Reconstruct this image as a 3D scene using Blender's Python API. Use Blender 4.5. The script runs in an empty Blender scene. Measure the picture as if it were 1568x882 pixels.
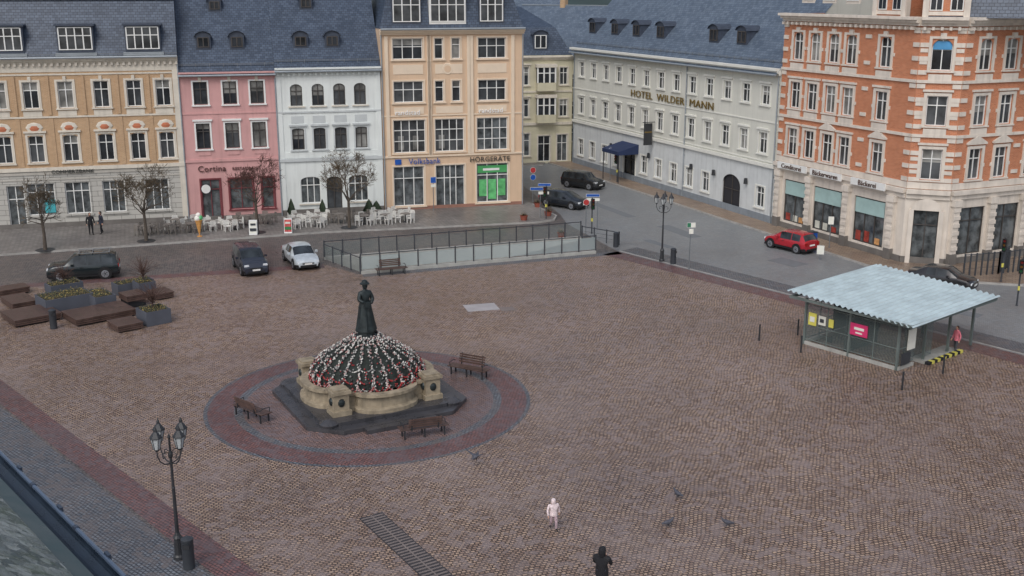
import bpy,bmesh,random
from math import *
from mathutils import Vector,Matrix,geometry
random.seed(7)
S=bpy.context.scene
def c(r,g,b,k=1.0):
    f=lambda x:((x/255+.055)/1.055)**2.4 if x>10 else x/255/12.92
    return (min(1,f(r)*k),min(1,f(g)*k),min(1,f(b)*k),1)
# ---------------------------------------------------------------- materials
class NT:
    def __init__(s,name):
        s.m=bpy.data.materials.new(name); s.m.use_nodes=True; s.t=s.m.node_tree; s.t.nodes.clear()
        s.out=s.n('ShaderNodeOutputMaterial'); s.p=s.n('ShaderNodeBsdfPrincipled'); s.l(s.p.outputs[0],s.out.inputs[0])
    def n(s,k,**a):
        x=s.t.nodes.new(k)
        for q,v in a.items():
            if q in x.bl_rna.properties: setattr(x,q,v)
            else: x.inputs[q.replace('_',' ')].default_value=v
        return x
    def l(s,a,b): s.t.links.new(a,b)
    def mix(s,f,a,b,mode='MIX'):
        x=s.n('ShaderNodeMix',data_type='RGBA',blend_type=mode)
        for sock,v in ((x.inputs[0],f),(x.inputs[6],a),(x.inputs[7],b)):
            if hasattr(v,'links') : s.l(v,sock)
            else: sock.default_value=v
        return x.outputs[2]
    def math(s,op,a,b=0.5,cl=False):
        x=s.n('ShaderNodeMath',operation=op,use_clamp=cl)
        for i,v in enumerate((a,b)):
            if hasattr(v,'links'): s.l(v,x.inputs[i])
            else: x.inputs[i].default_value=v
        return x.outputs[0]
    def noise(s,vec,scale,detail=3,rough=.55):
        x=s.n('ShaderNodeTexNoise',Scale=scale,Detail=detail,Roughness=rough)
        if vec is not None: s.l(vec,x.inputs['Vector'])
        return x.outputs[0]
    def ramp(s,f,a,b):
        x=s.n('ShaderNodeMapRange'); x.inputs[1].default_value=a; x.inputs[2].default_value=b; s.l(f,x.inputs[0]); return x.outputs[0]
def mul(col,k): return (min(1,col[0]*k),min(1,col[1]*k),min(1,col[2]*k),1)
_mc={}
def mat(name,col,rough=.7,metal=0,var=.14,sc=1.2,bump=0,bsc=25,streak=0):
    if name in _mc: return _mc[name]
    t=NT(name); co=t.n('ShaderNodeTexCoord').outputs['Object']
    f=t.noise(co,sc,4); f=t.ramp(f,.3,.7)
    colr=t.mix(f,mul(col,1-var),mul(col,1+var))
    if streak:
        mp=t.n('ShaderNodeMapping'); mp.inputs['Scale'].default_value=(2.2,2.2,.18); t.l(co,mp.inputs[0])
        g=t.ramp(t.noise(mp.outputs[0],1.3,5),.5,.75)
        colr=t.mix(t.math('MULTIPLY',g,streak),colr,mul(col,.5))
    t.l(colr,t.p.inputs['Base Color']); t.p.inputs['Metallic'].default_value=metal
    r=t.n('ShaderNodeMapRange'); r.inputs[3].default_value=max(.02,rough-.1); r.inputs[4].default_value=min(1,rough+.1); t.l(f,r.inputs[0]); t.l(r.outputs[0],t.p.inputs['Roughness'])
    if bump:
        b=t.n('ShaderNodeBump'); b.inputs['Strength'].default_value=bump; b.inputs['Distance'].default_value=.02
        t.l(t.noise(co,bsc,4),b.inputs['Height']); t.l(b.outputs[0],t.p.inputs['Normal'])
    _mc[name]=t.m; return t.m
def bricks(name,c1,c2,cm,bw,bh,ms=.01,rough=.75,var=.2,uv=True,bump=.3,wetn=0,ang=0,warp=0,off=.5,hue=None,streak=0,wlo=.42,whi=.62,wd=.6,blotch=.18):
    t=NT(name); tc=t.n('ShaderNodeTexCoord'); co=tc.outputs['UV' if uv else 'Object']; v=co
    mp=t.n('ShaderNodeMapping'); mp.inputs['Rotation'].default_value=(0,0,ang); t.l(co,mp.inputs[0]); v=mp.outputs[0]
    if warp:
        nz=t.n('ShaderNodeTexNoise',Scale=.45,Detail=2.0); t.l(v,nz.inputs['Vector'])
        a=t.n('ShaderNodeVectorMath',operation='SCALE'); a.inputs['Scale'].default_value=warp; t.l(nz.outputs['Color'],a.inputs[0])
        b=t.n('ShaderNodeVectorMath',operation='ADD'); t.l(v,b.inputs[0]); t.l(a.outputs[0],b.inputs[1]); v=b.outputs[0]
    br=t.n('ShaderNodeTexBrick'); br.offset=off
    for k,x in (('Color1',c1),('Color2',c2),('Mortar',cm),('Scale',1.0),('Mortar Size',ms),('Brick Width',bw),('Row Height',bh),('Bias',0.0),('Mortar Smooth',.3)): br.inputs[k].default_value=x
    t.l(v,br.inputs['Vector']); colr=br.outputs[0]
    vo=t.n('ShaderNodeTexVoronoi',Scale=1/bw*.8); t.l(v,vo.inputs['Vector'])
    sp=t.n('ShaderNodeSeparateColor'); t.l(vo.outputs['Color'],sp.inputs[0])
    if hue: colr=t.mix(t.math('MULTIPLY',t.ramp(sp.outputs[0],.4,1),.8),colr,hue)
    n2=t.ramp(t.noise(co,.55,5,.65),.3,.7)
    colr=t.mix(t.math('MULTIPLY',n2,var*2),colr,mul(c1,.45))
    if streak:
        m2=t.n('ShaderNodeMapping'); m2.inputs['Scale'].default_value=(1.5,.2,1); t.l(co,m2.inputs[0])
        g=t.ramp(t.noise(m2.outputs[0],1,5),.5,.8); colr=t.mix(t.math('MULTIPLY',g,streak),colr,mul(c1,.4))
    if wetn:
        w=t.ramp(t.noise(co,.07,6,.66),wlo,whi)
        w2=t.ramp(t.noise(co,.9,4,.6),.35,.7); w=t.math('MULTIPLY',w,t.math('ADD',t.math('MULTIPLY',w2,.5),.5))
        colr=t.mix(w,colr,t.mix(1.0,colr,(wd,wd*.95,wd*.95,1),'MULTIPLY'))
        w3=t.ramp(t.noise(co,.16,6,.66),.5,.72); colr=t.mix(t.math('MULTIPLY',w3,blotch*2),colr,hue or c1)
        r=t.n('ShaderNodeMapRange'); r.inputs[3].default_value=rough; r.inputs[4].default_value=rough-wetn; t.l(w,r.inputs[0]); t.l(r.outputs[0],t.p.inputs['Roughness'])
    else: t.p.inputs['Roughness'].default_value=rough
    t.l(colr,t.p.inputs['Base Color'])
    b=t.n('ShaderNodeBump'); b.inputs['Strength'].default_value=bump; b.inputs['Distance'].default_value=.02
    h=t.math('SUBTRACT',t.math('MULTIPLY',sp.outputs[1],.5),br.outputs['Fac']); t.l(h,b.inputs['Height']); t.l(b.outputs[0],t.p.inputs['Normal'])
    return t.m
def glassmat(name,col,rough=.12,ns=.6):
    t=NT(name); co=t.n('ShaderNodeTexCoord').outputs['Object']
    f=t.ramp(t.noise(co,ns,3),.35,.65); t.l(t.mix(f,mul(col,.45),mul(col,1.7)),t.p.inputs['Base Color'])
    t.p.inputs['Roughness'].default_value=rough; return t.m
def thru(name,col,alpha,rough=.15):
    t=NT(name); t.p.inputs['Base Color'].default_value=col; t.p.inputs['Alpha'].default_value=alpha; t.p.inputs['Roughness'].default_value=rough; return t.m
def paint(name,col,rough=.25,metal=.0):
    t=NT(name); co=t.n('ShaderNodeTexCoord').outputs['Object']
    f=t.ramp(t.noise(co,3,3),.3,.7); t.l(t.mix(f,mul(col,.85),mul(col,1.1)),t.p.inputs['Base Color'])
    t.p.inputs['Roughness'].default_value=rough; t.p.inputs['Metallic'].default_value=metal; t.p.inputs['Coat Weight'].default_value=.6; t.p.inputs['Coat Roughness'].default_value=.08; return t.m

GL=[glassmat('glass_dark',(.022,.026,.032,1)),glassmat('glass_grey',(.06,.065,.07,1)),glassmat('glass_dim',(.035,.04,.045,1)),glassmat('glass_curtain',(.2,.2,.19,1),.3)]
GSHOP=glassmat('shop_glass',(.085,.095,.1,1),.1,1.6)
GGREEN=mat('green_poster',c(95,178,112),.5,var=.35,sc=2)
FRAME=mat('frame_white',c(226,227,225),.5,var=.05)
FRDARK=mat('frame_dark',c(70,66,64),.5)
IRON=mat('cast_iron',c(48,50,54),.45,var=.2)
STEEL=mat('galv_steel',c(130,135,140),.45,.5)
DARK=mat('dark_grey_metal',c(58,62,68),.5,var=.15)
SLATE=bricks('slate_roof',c(56,70,90),c(84,98,118),c(34,42,54),.34,.24,.018,.45,.22,True,.5,0)
SLATE2=bricks('slate_hotel',c(84,98,116),c(110,124,140),c(60,70,84),.36,.26,.014,.5,.2,True,.4,0)
SLATEV=mat('slate_cladding',c(62,70,84),.55,var=.25,sc=3,bump=.3)
ZINC=mat('zinc_sheet',c(150,158,165),.45,.3,.1)
STONE=mat('sandstone_trim',c(210,203,190),.8,var=.1,bump=.1,streak=.35)
GREYST=mat('grey_rendered_base',c(176,172,164),.8,var=.1,streak=.3)
PLINTH=mat('dark_plinth',c(110,106,102),.8,var=.2,streak=.3)
# ---------------------------------------------------------------- mesh builder
class MB:
    def __init__(s): s.v=[];s.f=[];s.m=[];s.uv=[];s.mats=[];s.M=Matrix()
    def face(s,pts,m):
        P=[Vector(p) for p in pts]; n=Vector((0,0,0))
        for i in range(len(P)):
            a=P[i];b=P[(i+1)%len(P)]; n+=Vector(((a.y-b.y)*(a.z+b.z),(a.z-b.z)*(a.x+b.x),(a.x-b.x)*(a.y+b.y)))
        if n.length<1e-12: n=Vector((0,0,1))
        n.normalize()
        if abs(n.z)>.98: h=Vector((1,0,0));t=Vector((0,1,0))
        else:
            h=Vector((0,0,1)).cross(n).normalized(); t=n.cross(h)
        if m not in s.mats: s.mats.append(m)
        k=len(s.v)
        s.v+=[s.M@p for p in P]; s.f.append(tuple(range(k,k+len(P)))); s.m.append(s.mats.index(m)); s.uv.append([(p.dot(h),p.dot(t)) for p in P])
    def box(s,x0,x1,y0,y1,z0,z1,m,tx=0,ty=0):
        a=[(x0,y0,z0),(x1,y0,z0),(x1,y1,z0),(x0,y1,z0),(x0+tx,y0+ty,z1),(x1-tx,y0+ty,z1),(x1-tx,y1-ty,z1),(x0+tx,y1-ty,z1)]
        for q in ((0,3,2,1),(4,5,6,7),(0,1,5,4),(1,2,6,5),(2,3,7,6),(3,0,4,7)): s.face([a[i] for i in q],m)
    def prism(s,poly,z0,z1,m,side=None,bottom=False):
        s.face([(x,y,z1) for x,y in poly],m)
        if bottom: s.face([(x,y,z0) for x,y in poly[::-1]],m)
        for i in range(len(poly)):
            a=poly[i];b=poly[(i+1)%len(poly)]; s.face([(a[0],a[1],z0),(b[0],b[1],z0),(b[0],b[1],z1),(a[0],a[1],z1)],side or m)
    def tube(s,p0,p1,r0,r1,n,m,cap=True):
        p0=Vector(p0);p1=Vector(p1); d=p1-p0
        if d.length<1e-6: return
        d.normalize(); a=d.orthogonal().normalized(); b=d.cross(a)
        A=[p0+(a*cos(2*pi*i/n)+b*sin(2*pi*i/n))*r0 for i in range(n)]; B=[p1+(a*cos(2*pi*i/n)+b*sin(2*pi*i/n))*r1 for i in range(n)]
        for i in range(n): j=(i+1)%n; s.face([A[i],A[j],B[j],B[i]],m)
        if cap: s.face(A[::-1],m); s.face(B,m)
    def path(s,pts,r,n,m):
        for i in range(len(pts)-1):
            rr=r if not isinstance(r,(list,tuple)) else r[i]; r2=r if not isinstance(r,(list,tuple)) else r[i+1]
            s.tube(pts[i],pts[i+1],rr,r2,n,m)
    def lathe(s,pr,n,m,cx=0,cy=0,fr=None,sx=1,sy=1):
        fr=fr or (lambda a,z:1)
        R=[[(cx+r*fr(2*pi*i/n,z)*cos(2*pi*i/n)*sx,cy+r*fr(2*pi*i/n,z)*sin(2*pi*i/n)*sy,z) for i in range(n)] for r,z in pr]
        for k in range(len(R)-1):
            for i in range(n): j=(i+1)%n; s.face([R[k][i],R[k][j],R[k+1][j],R[k+1][i]],m)
        s.face(R[0][::-1],m); s.face(R[-1],m)
    def ball(s,cc,r,m,nu=8,nv=5):
        rx,ry,rz=r if isinstance(r,(list,tuple)) else (r,r,r)
        P=lambda i,j:(cc[0]+rx*sin(pi*j/nv)*cos(2*pi*i/nu),cc[1]+ry*sin(pi*j/nv)*sin(2*pi*i/nu),cc[2]+rz*cos(pi*j/nv))
        for j in range(nv):
            for i in range(nu):
                if j==0: s.face([P(0,0),P(i,1),P(i+1,1)],m)
                elif j==nv-1: s.face([P(i,j),P(0,nv),P(i+1,j)],m)
                else: s.face([P(i,j),P(i,j+1),P(i+1,j+1),P(i+1,j)],m)
    def obj(s,name,loc=(0,0,0),rot=0,parent=None,smooth=False):
        me=bpy.data.meshes.new(name); me.from_pydata([tuple(v) for v in s.v],[],s.f)
        for m in s.mats: me.materials.append(m)
        me.polygons.foreach_set('material_index',s.m)
        uv=me.uv_layers.new(name='UVMap'); flat=[x for f in s.uv for q in f for x in q]; uv.data.foreach_set('uv',flat)
        if smooth:
            bm=bmesh.new(); bm.from_mesh(me); bmesh.ops.remove_doubles(bm,verts=bm.verts,dist=.0005); bmesh.ops.recalc_face_normals(bm,faces=bm.faces)
            for f in bm.faces: f.smooth=True
            for e in bm.edges:
                if len(e.link_faces)==2 and e.calc_face_angle(0)>radians(38): e.smooth=False
            bm.to_mesh(me); bm.free()
        me.update()
        o=bpy.data.objects.new(name,me); S.collection.objects.link(o); o.location=loc; o.rotation_euler=(0,0,rot)
        if parent: o.parent=parent
        return o
def empty(name,loc=(0,0,0),rot=0):
    e=bpy.data.objects.new(name,None); e.empty_display_size=.5; S.collection.objects.link(e); e.location=loc; e.rotation_euler=(0,0,rot); return e
def dup(o,name,loc,rot):
    n=bpy.data.objects.new(name,o.data); S.collection.objects.link(n); n.location=loc; n.rotation_euler=(0,0,rot); return n
def text(s,M,parent,size,m,name,ext=.03,align='CENTER',sx=1):
    cu=bpy.data.curves.new(name,'FONT'); cu.body=s; cu.size=size; cu.extrude=ext; cu.align_x=align; cu.materials.append(m); cu.resolution_u=3; cu.space_character=1.05
    o=bpy.data.objects.new(name,cu); S.collection.objects.link(o)
    if parent: o.parent=parent
    o.matrix_local=M@Matrix.Rotation(pi/2,4,'X')@Matrix.Diagonal((sx,1,1,1)); return o
# ---------------------------------------------------------------- buildings
class Bld:
    def __init__(s,name,loc,ang): s.e=empty(name,loc,ang); s.P={}; s.M=Matrix(); s.rg=random.Random(len(name)*7)
    def p(s,k):
        if k not in s.P: s.P[k]=MB()
        s.P[k].M=s.M; return s.P[k]
    def done(s):
        for k,m in s.P.items(): m.obj(k,parent=s.e)
def wall(b,L,z0,z1,ops,m,x0=0,dep=.22):
    w=b.p('walls'); ops=[o for o in ops if o[2]>=z0-1e-4 and o[3]<=z1+1e-4 and o[0]>=x0-1e-3 and o[1]<=L+1e-3]
    zs=sorted(set([z0,z1]+[round(o[2],4) for o in ops]+[round(o[3],4) for o in ops]))
    for k in range(len(zs)-1):
        zm=(zs[k]+zs[k+1])/2; act=sorted([(o[0],o[1]) for o in ops if o[2]<zm<o[3]]); x=x0
        for a,bb in act+[(L,L)]:
            if a>x+1e-4: w.face([(x,0,zs[k]),(a,0,zs[k]),(a,0,zs[k+1]),(x,0,zs[k+1])],m)
            x=max(x,bb)
    for o in ops:
        u0,u1,a,t=o[:4]; ar=o[4] if len(o)>4 else 0
        w.face([(u0,0,a),(u0,0,t),(u0,dep,t),(u0,dep,a)],m); w.face([(u1,0,a),(u1,dep,a),(u1,dep,t),(u1,0,t)],m)
        w.face([(u0,0,a),(u0,dep,a),(u1,dep,a),(u1,0,a)],m); w.face([(u0,0,t),(u1,0,t),(u1,dep,t),(u0,dep,t)],m)
        if ar:
            uc=(u0+u1)/2; hw=(u1-u0)/2; hh=hw*ar
            for sg in (-1,1):
                A=[(uc+sg*hw*cos(q*pi/12),0,t-hh+hh*sin(q*pi/12)) for q in range(7)]
                for i in range(6): w.face([(uc+sg*hw,0,t),A[i],A[i+1]],m)
def window(b,u,z,w,h,arch=0,mull=(0,),tr=(.68,),sur=None,sw=.14,sill=True,glass=None,frame=None,head=None,dep=.2,prd=.05,fw=.07,hoodm=None):
    g=b.p('glass'); f=b.p('window_frames'); frame=frame or FRAME
    gm=glass or b.rg.choice(GL[:3]+GL)
    u0,u1=u-w/2,u+w/2
    g.face([(u0,dep-.02,z),(u1,dep-.02,z),(u1,dep-.02,z+h),(u0,dep-.02,z+h)],gm)
    y0,y1=dep-.09,dep-.03
    f.box(u0+.003,u0+fw,y0,y1,z+.003,z+h-.003,frame); f.box(u1-fw,u1-.003,y0,y1,z+.003,z+h-.003,frame)
    f.box(u0+fw,u1-fw,y0,y1,z+.003,z+fw,frame); f.box(u0+fw,u1-fw,y0,y1,z+h-fw,z+h-.003,frame)
    for q in tr: f.box(u0+fw,u1-fw,y0-.012,y1-.005,z+h*q-fw*.45,z+h*q+fw*.45,frame)
    for q in mull: f.box(u+q*w/2-fw*.5,u+q*w/2+fw*.5,y0-.006,y1-.002,z+fw,z+h-fw,frame)
    if b.rg.random()<.4 and gm not in (GSHOP,GGREEN) and h<2.6:
        hh=b.rg.uniform(.2,.6)*h; g.face([(u0,dep-.024,z+h-hh),(u1,dep-.024,z+h-hh),(u1,dep-.024,z+h),(u0,dep-.024,z+h)],GL[3])
    t=b.p('trim')
    if sur:
        e=.004; t.box(u0-sw,u0-e,-prd,.01,z-.02,z+h+sw*.9,sur); t.box(u1+e,u1+sw,-prd,.01,z-.02,z+h+sw*.9,sur)
        t.box(u0-e,u1+e,-prd+.003,.01,z+h+e+(0 if not arch else .02),z+h+sw*.9,sur)
    if sill: t.box(u0-sw-.06,u1+sw+.06,-.14,.012,z-.13,z-.022,sur or STONE)
    if head=='bar': t.box(u0-sw-.1,u1+sw+.1,-.16,.012,z+h+sw+.05,z+h+sw+.2,hoodm or sur)
    if head=='key': t.box(u-.12,u+.12,-.12,.012,z+h+.01,z+h+.42,hoodm or STONE)
    if head=='ped':
        zz=z+h+sw+.08; mm=hoodm or sur
        t.box(u0-sw-.12,u1+sw+.12,-.16,.012,zz,zz+.12,mm)
        A=[(u0-sw-.12,-.16,zz+.12),(u1+sw+.12,-.16,zz+.12),(u,-.16,zz+.62)]; B=[(x,.012,q) for x,y,q in A]
        t.face(A,mm); t.face([A[0],A[2],B[2],B[0]],mm); t.face([A[1],B[1],B[2],A[2]],mm)
    return (u0,u1,round(z,4),round(z+h,4),arch)
def shell(b,L,D,H,m,z0=0):
    w=b.p('walls'); e=.006
    w.face([(e,e,z0),(e,D,z0),(e,D,H),(e,e,H)],m); w.face([(L-e,e,z0),(L-e,e,H),(L-e,D,H),(L-e,D,z0)],m); w.face([(e,D,z0),(L-e,D,z0),(L-e,D,H),(e,D,H)],m)
def pipe(b,x,H):
    t=b.p('downpipe'); t.tube((x,-.1,.15),(x,-.1,H),.055,.055,8,ZINC)
    for z in (1.5,4,6.5,9,11.5): t.box(x-.07,x+.07,-.12,.01,z,z+.05,ZINC)
def gable(b,L,D,H,k,mr,mw,over=.35,x0=0,guards=True):
    r=b.p('roof'); w=b.p('walls'); zr=H+k*D/2; ze=H-k*over
    r.face([(x0-.05,-over,ze),(L+.05,-over,ze),(L+.05,D/2,zr),(x0-.05,D/2,zr)],mr); r.face([(x0-.05,D/2,zr),(L+.05,D/2,zr),(L+.05,D+over,ze),(x0-.05,D+over,ze)],mr)
    r.face([(x0-.05,-over,ze-.02),(x0-.05,.1,ze-.02),(L+.05,.1,ze-.02),(L+.05,-over,ze-.02)],FRAME)
    for x in (x0+.004,L-.004): w.face([(x,0.01,H),(x,D-.01,H),(x,D/2,zr-.03)],mw)
    r.tube((x0-.05,-over-.07,ze-.03),(L+.05,-over-.07,ze-.03),.085,.085,8,ZINC)
    r.box(x0-.05,L+.05,D/2-.12,D/2+.12,zr-.04,zr+.07,ZINC)
    for x in (x0,L): r.box(x-.09,x+.09,-over,-over+.02,ze-.05,ze+.1,ZINC)
    if guards:
        for yy in (.25,):
            z=H+k*yy
            for dz in (.1,.2): r.tube((x0,yy-.05,z+dz),(L,yy-.05,z+dz),.02,.02,4,STEEL)
            x=x0+.3
            while x<L: r.box(x-.015,x+.015,yy-.07,yy-.03,z-.05,z+.25,STEEL); x+=1.1
def cornice(b,L,z,h=.35,pr=.35,m=None,x0=0,steps=3):
    t=b.p('cornice'); m=m or STONE
    for i in range(steps): t.box(x0-.02-i*.004,L+.02+i*.004,-pr*(i+1)/steps,.012+.001*i,z+h*i/steps+.001,z+h*(i+1)/steps,m)
def dent(b,L,z,m,x0=0,sp=.45,pr=.22):
    t=b.p('cornice'); x=x0+.2
    while x<L-.1: t.box(x-.09,x+.09,-pr,.011,z-.22,z-.002,m); x+=sp
def band(b,L,z,h=.18,pr=.08,m=None,x0=0): b.p('trim').box(x0+.003,L-.003,-pr,.011,z,z+h,m or STONE)
def dormer(b,u,yf,Z0,k,w,h,kind='gable',mr=None,mc=None,fr=None,n=1,gl=None,rise=.5,wm=.18,tr=()):
    mr=mr or SLATEV; mc=mc or SLATEV; d=b.p('dormers'); zb=Z0+k*yf; zt=zb+h; x0,x1=u-w/2,u+w/2; fr=fr or FRAME
    yb=yf+h/k
    for x in (x0,x1): d.face([(x,yf,zb),(x,yf,zt),(x,yb,zt)],mc)
    d.face([(x0,yf,zb),(x1,yf,zb),(x1,yf,zt),(x0,yf,zt)],mc)
    o=.12
    if kind=='flat':
        d.box(x0-o,x1+o,yf-.2,yb+.2,zt,zt+.14,mr)
    else:
        zr=zt+rise; ye=yf-.18
        prof=[(-1,0),(0,1),(1,0)] if kind=='gable' else [(-1,0),(-.8,.55),(-.35,.92),(0,1),(.35,.92),(.8,.55),(1,0)]
        pts=[(u+a*(w/2+o),zt-.05+q*rise) for a,q in prof]
        for i in range(len(pts)-1):
            (a,za),(c2,zc)=pts[i],pts[i+1]
            d.face([(a,ye,za),(c2,ye,zc),(c2,(zc-Z0)/k+.05,zc),(a,(za-Z0)/k+.05,za)],mr)
        d.face([(a,yf-.002,z) for a,z in pts],mc)
    ww=w-2*wm; z0=zb+.25; hh=h-.4
    f=b.p('dormer_windows'); gl=gl or GL[0]
    f.face([(x0+wm,yf-.02,z0),(x1-wm,yf-.02,z0),(x1-wm,yf-.02,z0+hh),(x0+wm,yf-.02,z0+hh)],gl)
    for i in range(n+1):
        x=x0+wm+ww*i/n; f.box(x-.045,x+.045,yf-.075,yf-.022,z0-.05,z0+hh+.05,fr)
    for z in [z0-.05,z0+hh]+[z0+hh*q for q in tr]: f.box(x0+wm+.045,x1-wm-.045,yf-.07,yf-.022,z,z+.07,fr)
ROT=radians(14.7); ca,sa=cos(ROT),sin(ROT)
def row(u): return (-41.5+u*ca,88.1+u*sa,0)
# --- A tan brick bank
BRA=bricks('tan_brick',c(194,158,120),c(178,142,106),c(196,180,158),.25,.08,.01,.85,.12,True,.1,0,streak=.15)
RUST=bricks('rusticated_ashlar',c(190,188,182),c(180,178,172),c(120,118,112),1.1,.42,.02,.8,.1,True,.3,0)
L=21.9; b=Bld('brick_bank_building',row(-7.1),ROT); H=13.75
offs=[1.3,3.55,6.05,8.75,11.35,13.75,16.2,18.7,20.6]
ops=[]
ARCHM=mat('red_brick_arch',c(184,112,82),.8)
for i,o in enumerate(offs):
    u=L-o
    if i==8: continue
    ops.append(window(b,u,9.75,1.15,2.1,sur=STONE,head='key',sw=.18))
    ops.append(window(b,u,5.45,1.15,2.15,arch=.35,sur=STONE,sw=.18,head='bar'))
    b.p('trim').box(u-.7,u+.7,-.045,.011,9.15,9.55,STONE)
    b.p('trim').ball((u,-.03,8.25),(.66,.09,.42),STONE,12,4); b.p('trim').ball((u,-.06,8.2),(.42,.09,.25),ARCHM,12,4)
for o,w in ((2.0,1.9),(5.4,1.7),(8.2,1.9),(11.0,2.1)): ops.append(window(b,L-o-.4,1.15,w,2.6,mull=(-.33,.33),tr=(.72,),sur=RUST,glass=GSHOP,sill=True,sw=.1))
ops.append(window(b,L-13.3,.15,1.3,3.5,mull=(0,),sur=RUST,glass=GSHOP,sill=False))
ops.append(window(b,L-17,1.15,2.1,2.6,mull=(0,),sur=RUST,glass=GSHOP))
wall(b,L,0,4.75,ops,RUST); wall(b,L,4.75,H,ops,BRA); shell(b,L,12,H,GREYST)
band(b,L,4.75,.3,.14); band(b,L,4.45,.22,.07,GREYST); band(b,L,9.0,.14,.07); band(b,L,12.35,.12,.06); band(b,L,4.0,.1,.05,GREYST); band(b,L,.0,.5,.06,PLINTH)
band(b,L,12.6,.75,.04,STONE); cornice(b,L,13.3,.42,.5); dent(b,L,13.3,STONE)
for i in range(7):
    u=L-(offs[i]+offs[i+1])/2
    b.p('trim').box(u-.18,u+.18,-.05,.011,5.1,8.95,BRA); b.p('trim').box(u-.12,u+.12,-.08,.011,9.2,12.3,BRA)
for u in (.25,L-.25): b.p('trim').box(u-.24,u+.24,-.09,.011,.5,12.6,STONE)
r=b.p('roof'); Z=H-.05
r.face([(0,.05,Z),(L,.05,Z),(L,2.4,Z+4.5),(0,2.4,Z+4.5)],SLATE); r.face([(0,2.4,Z+4.5),(L,2.4,Z+4.5),(L,6.5,Z+6.7),(0,6.5,Z+6.7)],SLATE); r.face([(L,.05,Z),(L,12,Z),(L,9,Z+6),(L,6.5,Z+6.7),(L,2.4,Z+4.5)],SLATEV)
r.face([(0,6.5,Z+6.7),(L,6.5,Z+6.7),(L,12,Z),(0,12,Z)],SLATE); r.box(0,L,2.2,2.5,Z+4.42,Z+4.58,ZINC); r.tube((0,-.52,Z+.02),(L,-.52,Z+.02),.09,.09,8,ZINC)
for q in (2.55,7.65,12.85,17.8):
    dormer(b,L-q,.2,Z,4.5/2.35,2.75,2.05,'flat',n=4,tr=(.62,),wm=.16,gl=GL[1])
    b.p('dormers').box(L-q-1.55,L-q+1.55,.0,.22,Z+.1,Z+.36,ZINC)
for dz in (.15,.28): r.tube((0,.0,Z+dz),(L,.0,Z+dz),.02,.02,4,STEEL)
text('COMMERZBANK',Matrix.Translation((L-8.8,-.16,4.52)),b.e,.42,mat('sign_dark',c(60,62,60),.5),'shop_sign_lettering')
b.p('trim').box(L-11.2,L-10.4,-.1,.01,1.35,2.4,mat('teal_poster',c(70,170,180),.5))
pipe(b,L-.02,13.2); b.done()
# --- B pink
PINK=mat('pink_render',c(202,156,154),.85,var=.08,sc=.6,bump=.05,streak=.3)
L=7.68; b=Bld('pink_townhouse',row(14.82),ROT); H=12.55; ops=[]
for u in (1.6,3.95,6.15):
    ops.append(window(b,u,9.75,1.1,1.85,sur=FRAME,head='key',frame=FRDARK)); ops.append(window(b,u,6.1,1.1,2.1,sur=FRAME,head='bar',frame=FRDARK))
    b.p('trim').box(u-.5,u+.5,-.05,.01,5.55,5.9,PINK)
REDF=mat('wine_shopfront',c(112,52,58),.6)
ops.append(window(b,1.9,.2,1.5,3.3,sur=REDF,frame=REDF,glass=GSHOP,sill=False,tr=(.75,))); ops.append(window(b,4.4,.9,1.9,2.6,sur=REDF,frame=REDF,glass=GSHOP)); ops.append(window(b,6.6,.9,.95,2.6,mull=(),sur=REDF,frame=REDF,glass=GSHOP))
wall(b,L,0,H,ops,PINK); shell(b,L,13,H,PINK); band(b,L,5.0,.2,.1,PINK); band(b,L,8.95,.12,.05,PINK); cornice(b,L,12.0,.4,.4,PINK); band(b,L,0,.4,.05,PLINTH)
t=b.p('wall_clock'); t.tube((1.5,-.05,2.75),(1.5,-.12,2.75),.42,.42,20,DARK); t.tube((1.5,-.12,2.75),(1.5,-.13,2.75),.37,.37,20,FRAME)
K=1.15; gable(b,L,15,H,K,SLATE,SLATEV)
for u in (2.1,4.8): dormer(b,u,1.35,H,K,1.2,1.1,'arch',n=2,fr=FRDARK,rise=.45)
dormer(b,3.2,3.95,H,K,1.1,.95,'arch',n=2,fr=FRDARK,rise=.4)
SBR=mat('sign_brown',c(75,45,40),.5)
text('Cortina',Matrix.Translation((2.1,-.08,4.2)),b.e,.7,SBR,'shop_sign_lettering'); text('RESTAURANT',Matrix.Translation((4.9,-.08,4.25)),b.e,.36,SBR,'shop_sign_lettering')
pipe(b,L-.02,11.8); b.done()
# --- C white
WH=mat('white_render',c(220,225,223),.85,var=.06,sc=.6,bump=.05,streak=.28)
GREYT=mat('light_grey_trim',c(190,195,196),.8,var=.08)
L=8.78; b=Bld('white_townhouse',row(22.52),ROT); H=12.75; ops=[]
for u in (1.65,3.45,5.25,7.0):
    ops.append(window(b,u,9.45,1.0,1.8,arch=.7,sur=None,frame=FRDARK)); ops.append(window(b,u,5.75,1.0,1.8,arch=.25,sur=GREYT,head='bar',frame=FRDARK,hoodm=GREYT))
    b.p('trim').box(u-.52,u+.52,-.03,.01,8.0,8.6,GREYT)
for u,w in ((2.5,1.7),(6.6,1.7)): ops.append(window(b,u,1.1,w,2.3,arch=.45,sur=None,glass=GSHOP,mull=(-.33,.33)))
ops.append(window(b,4.5,.15,1.3,3.2,arch=.6,sur=None,frame=FRDARK,sill=False))
wall(b,L,0,H,ops,WH); shell(b,L,13,H,WH)
band(b,L,4.75,.25,.14,GREYT); band(b,L,5.05,.5,.04,WH); band(b,L,8.85,.14,.08,GREYT); cornice(b,L,12.2,.42,.45,WH); dent(b,L,12.2,WH); band(b,L,0,.6,.05,PLINTH)
for u in (.22,L-.22): b.p('trim').box(u-.2,u+.2,-.06,.011,.6,12.1,WH)
gable(b,L,15,H,K,SLATE,SLATEV)
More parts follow.
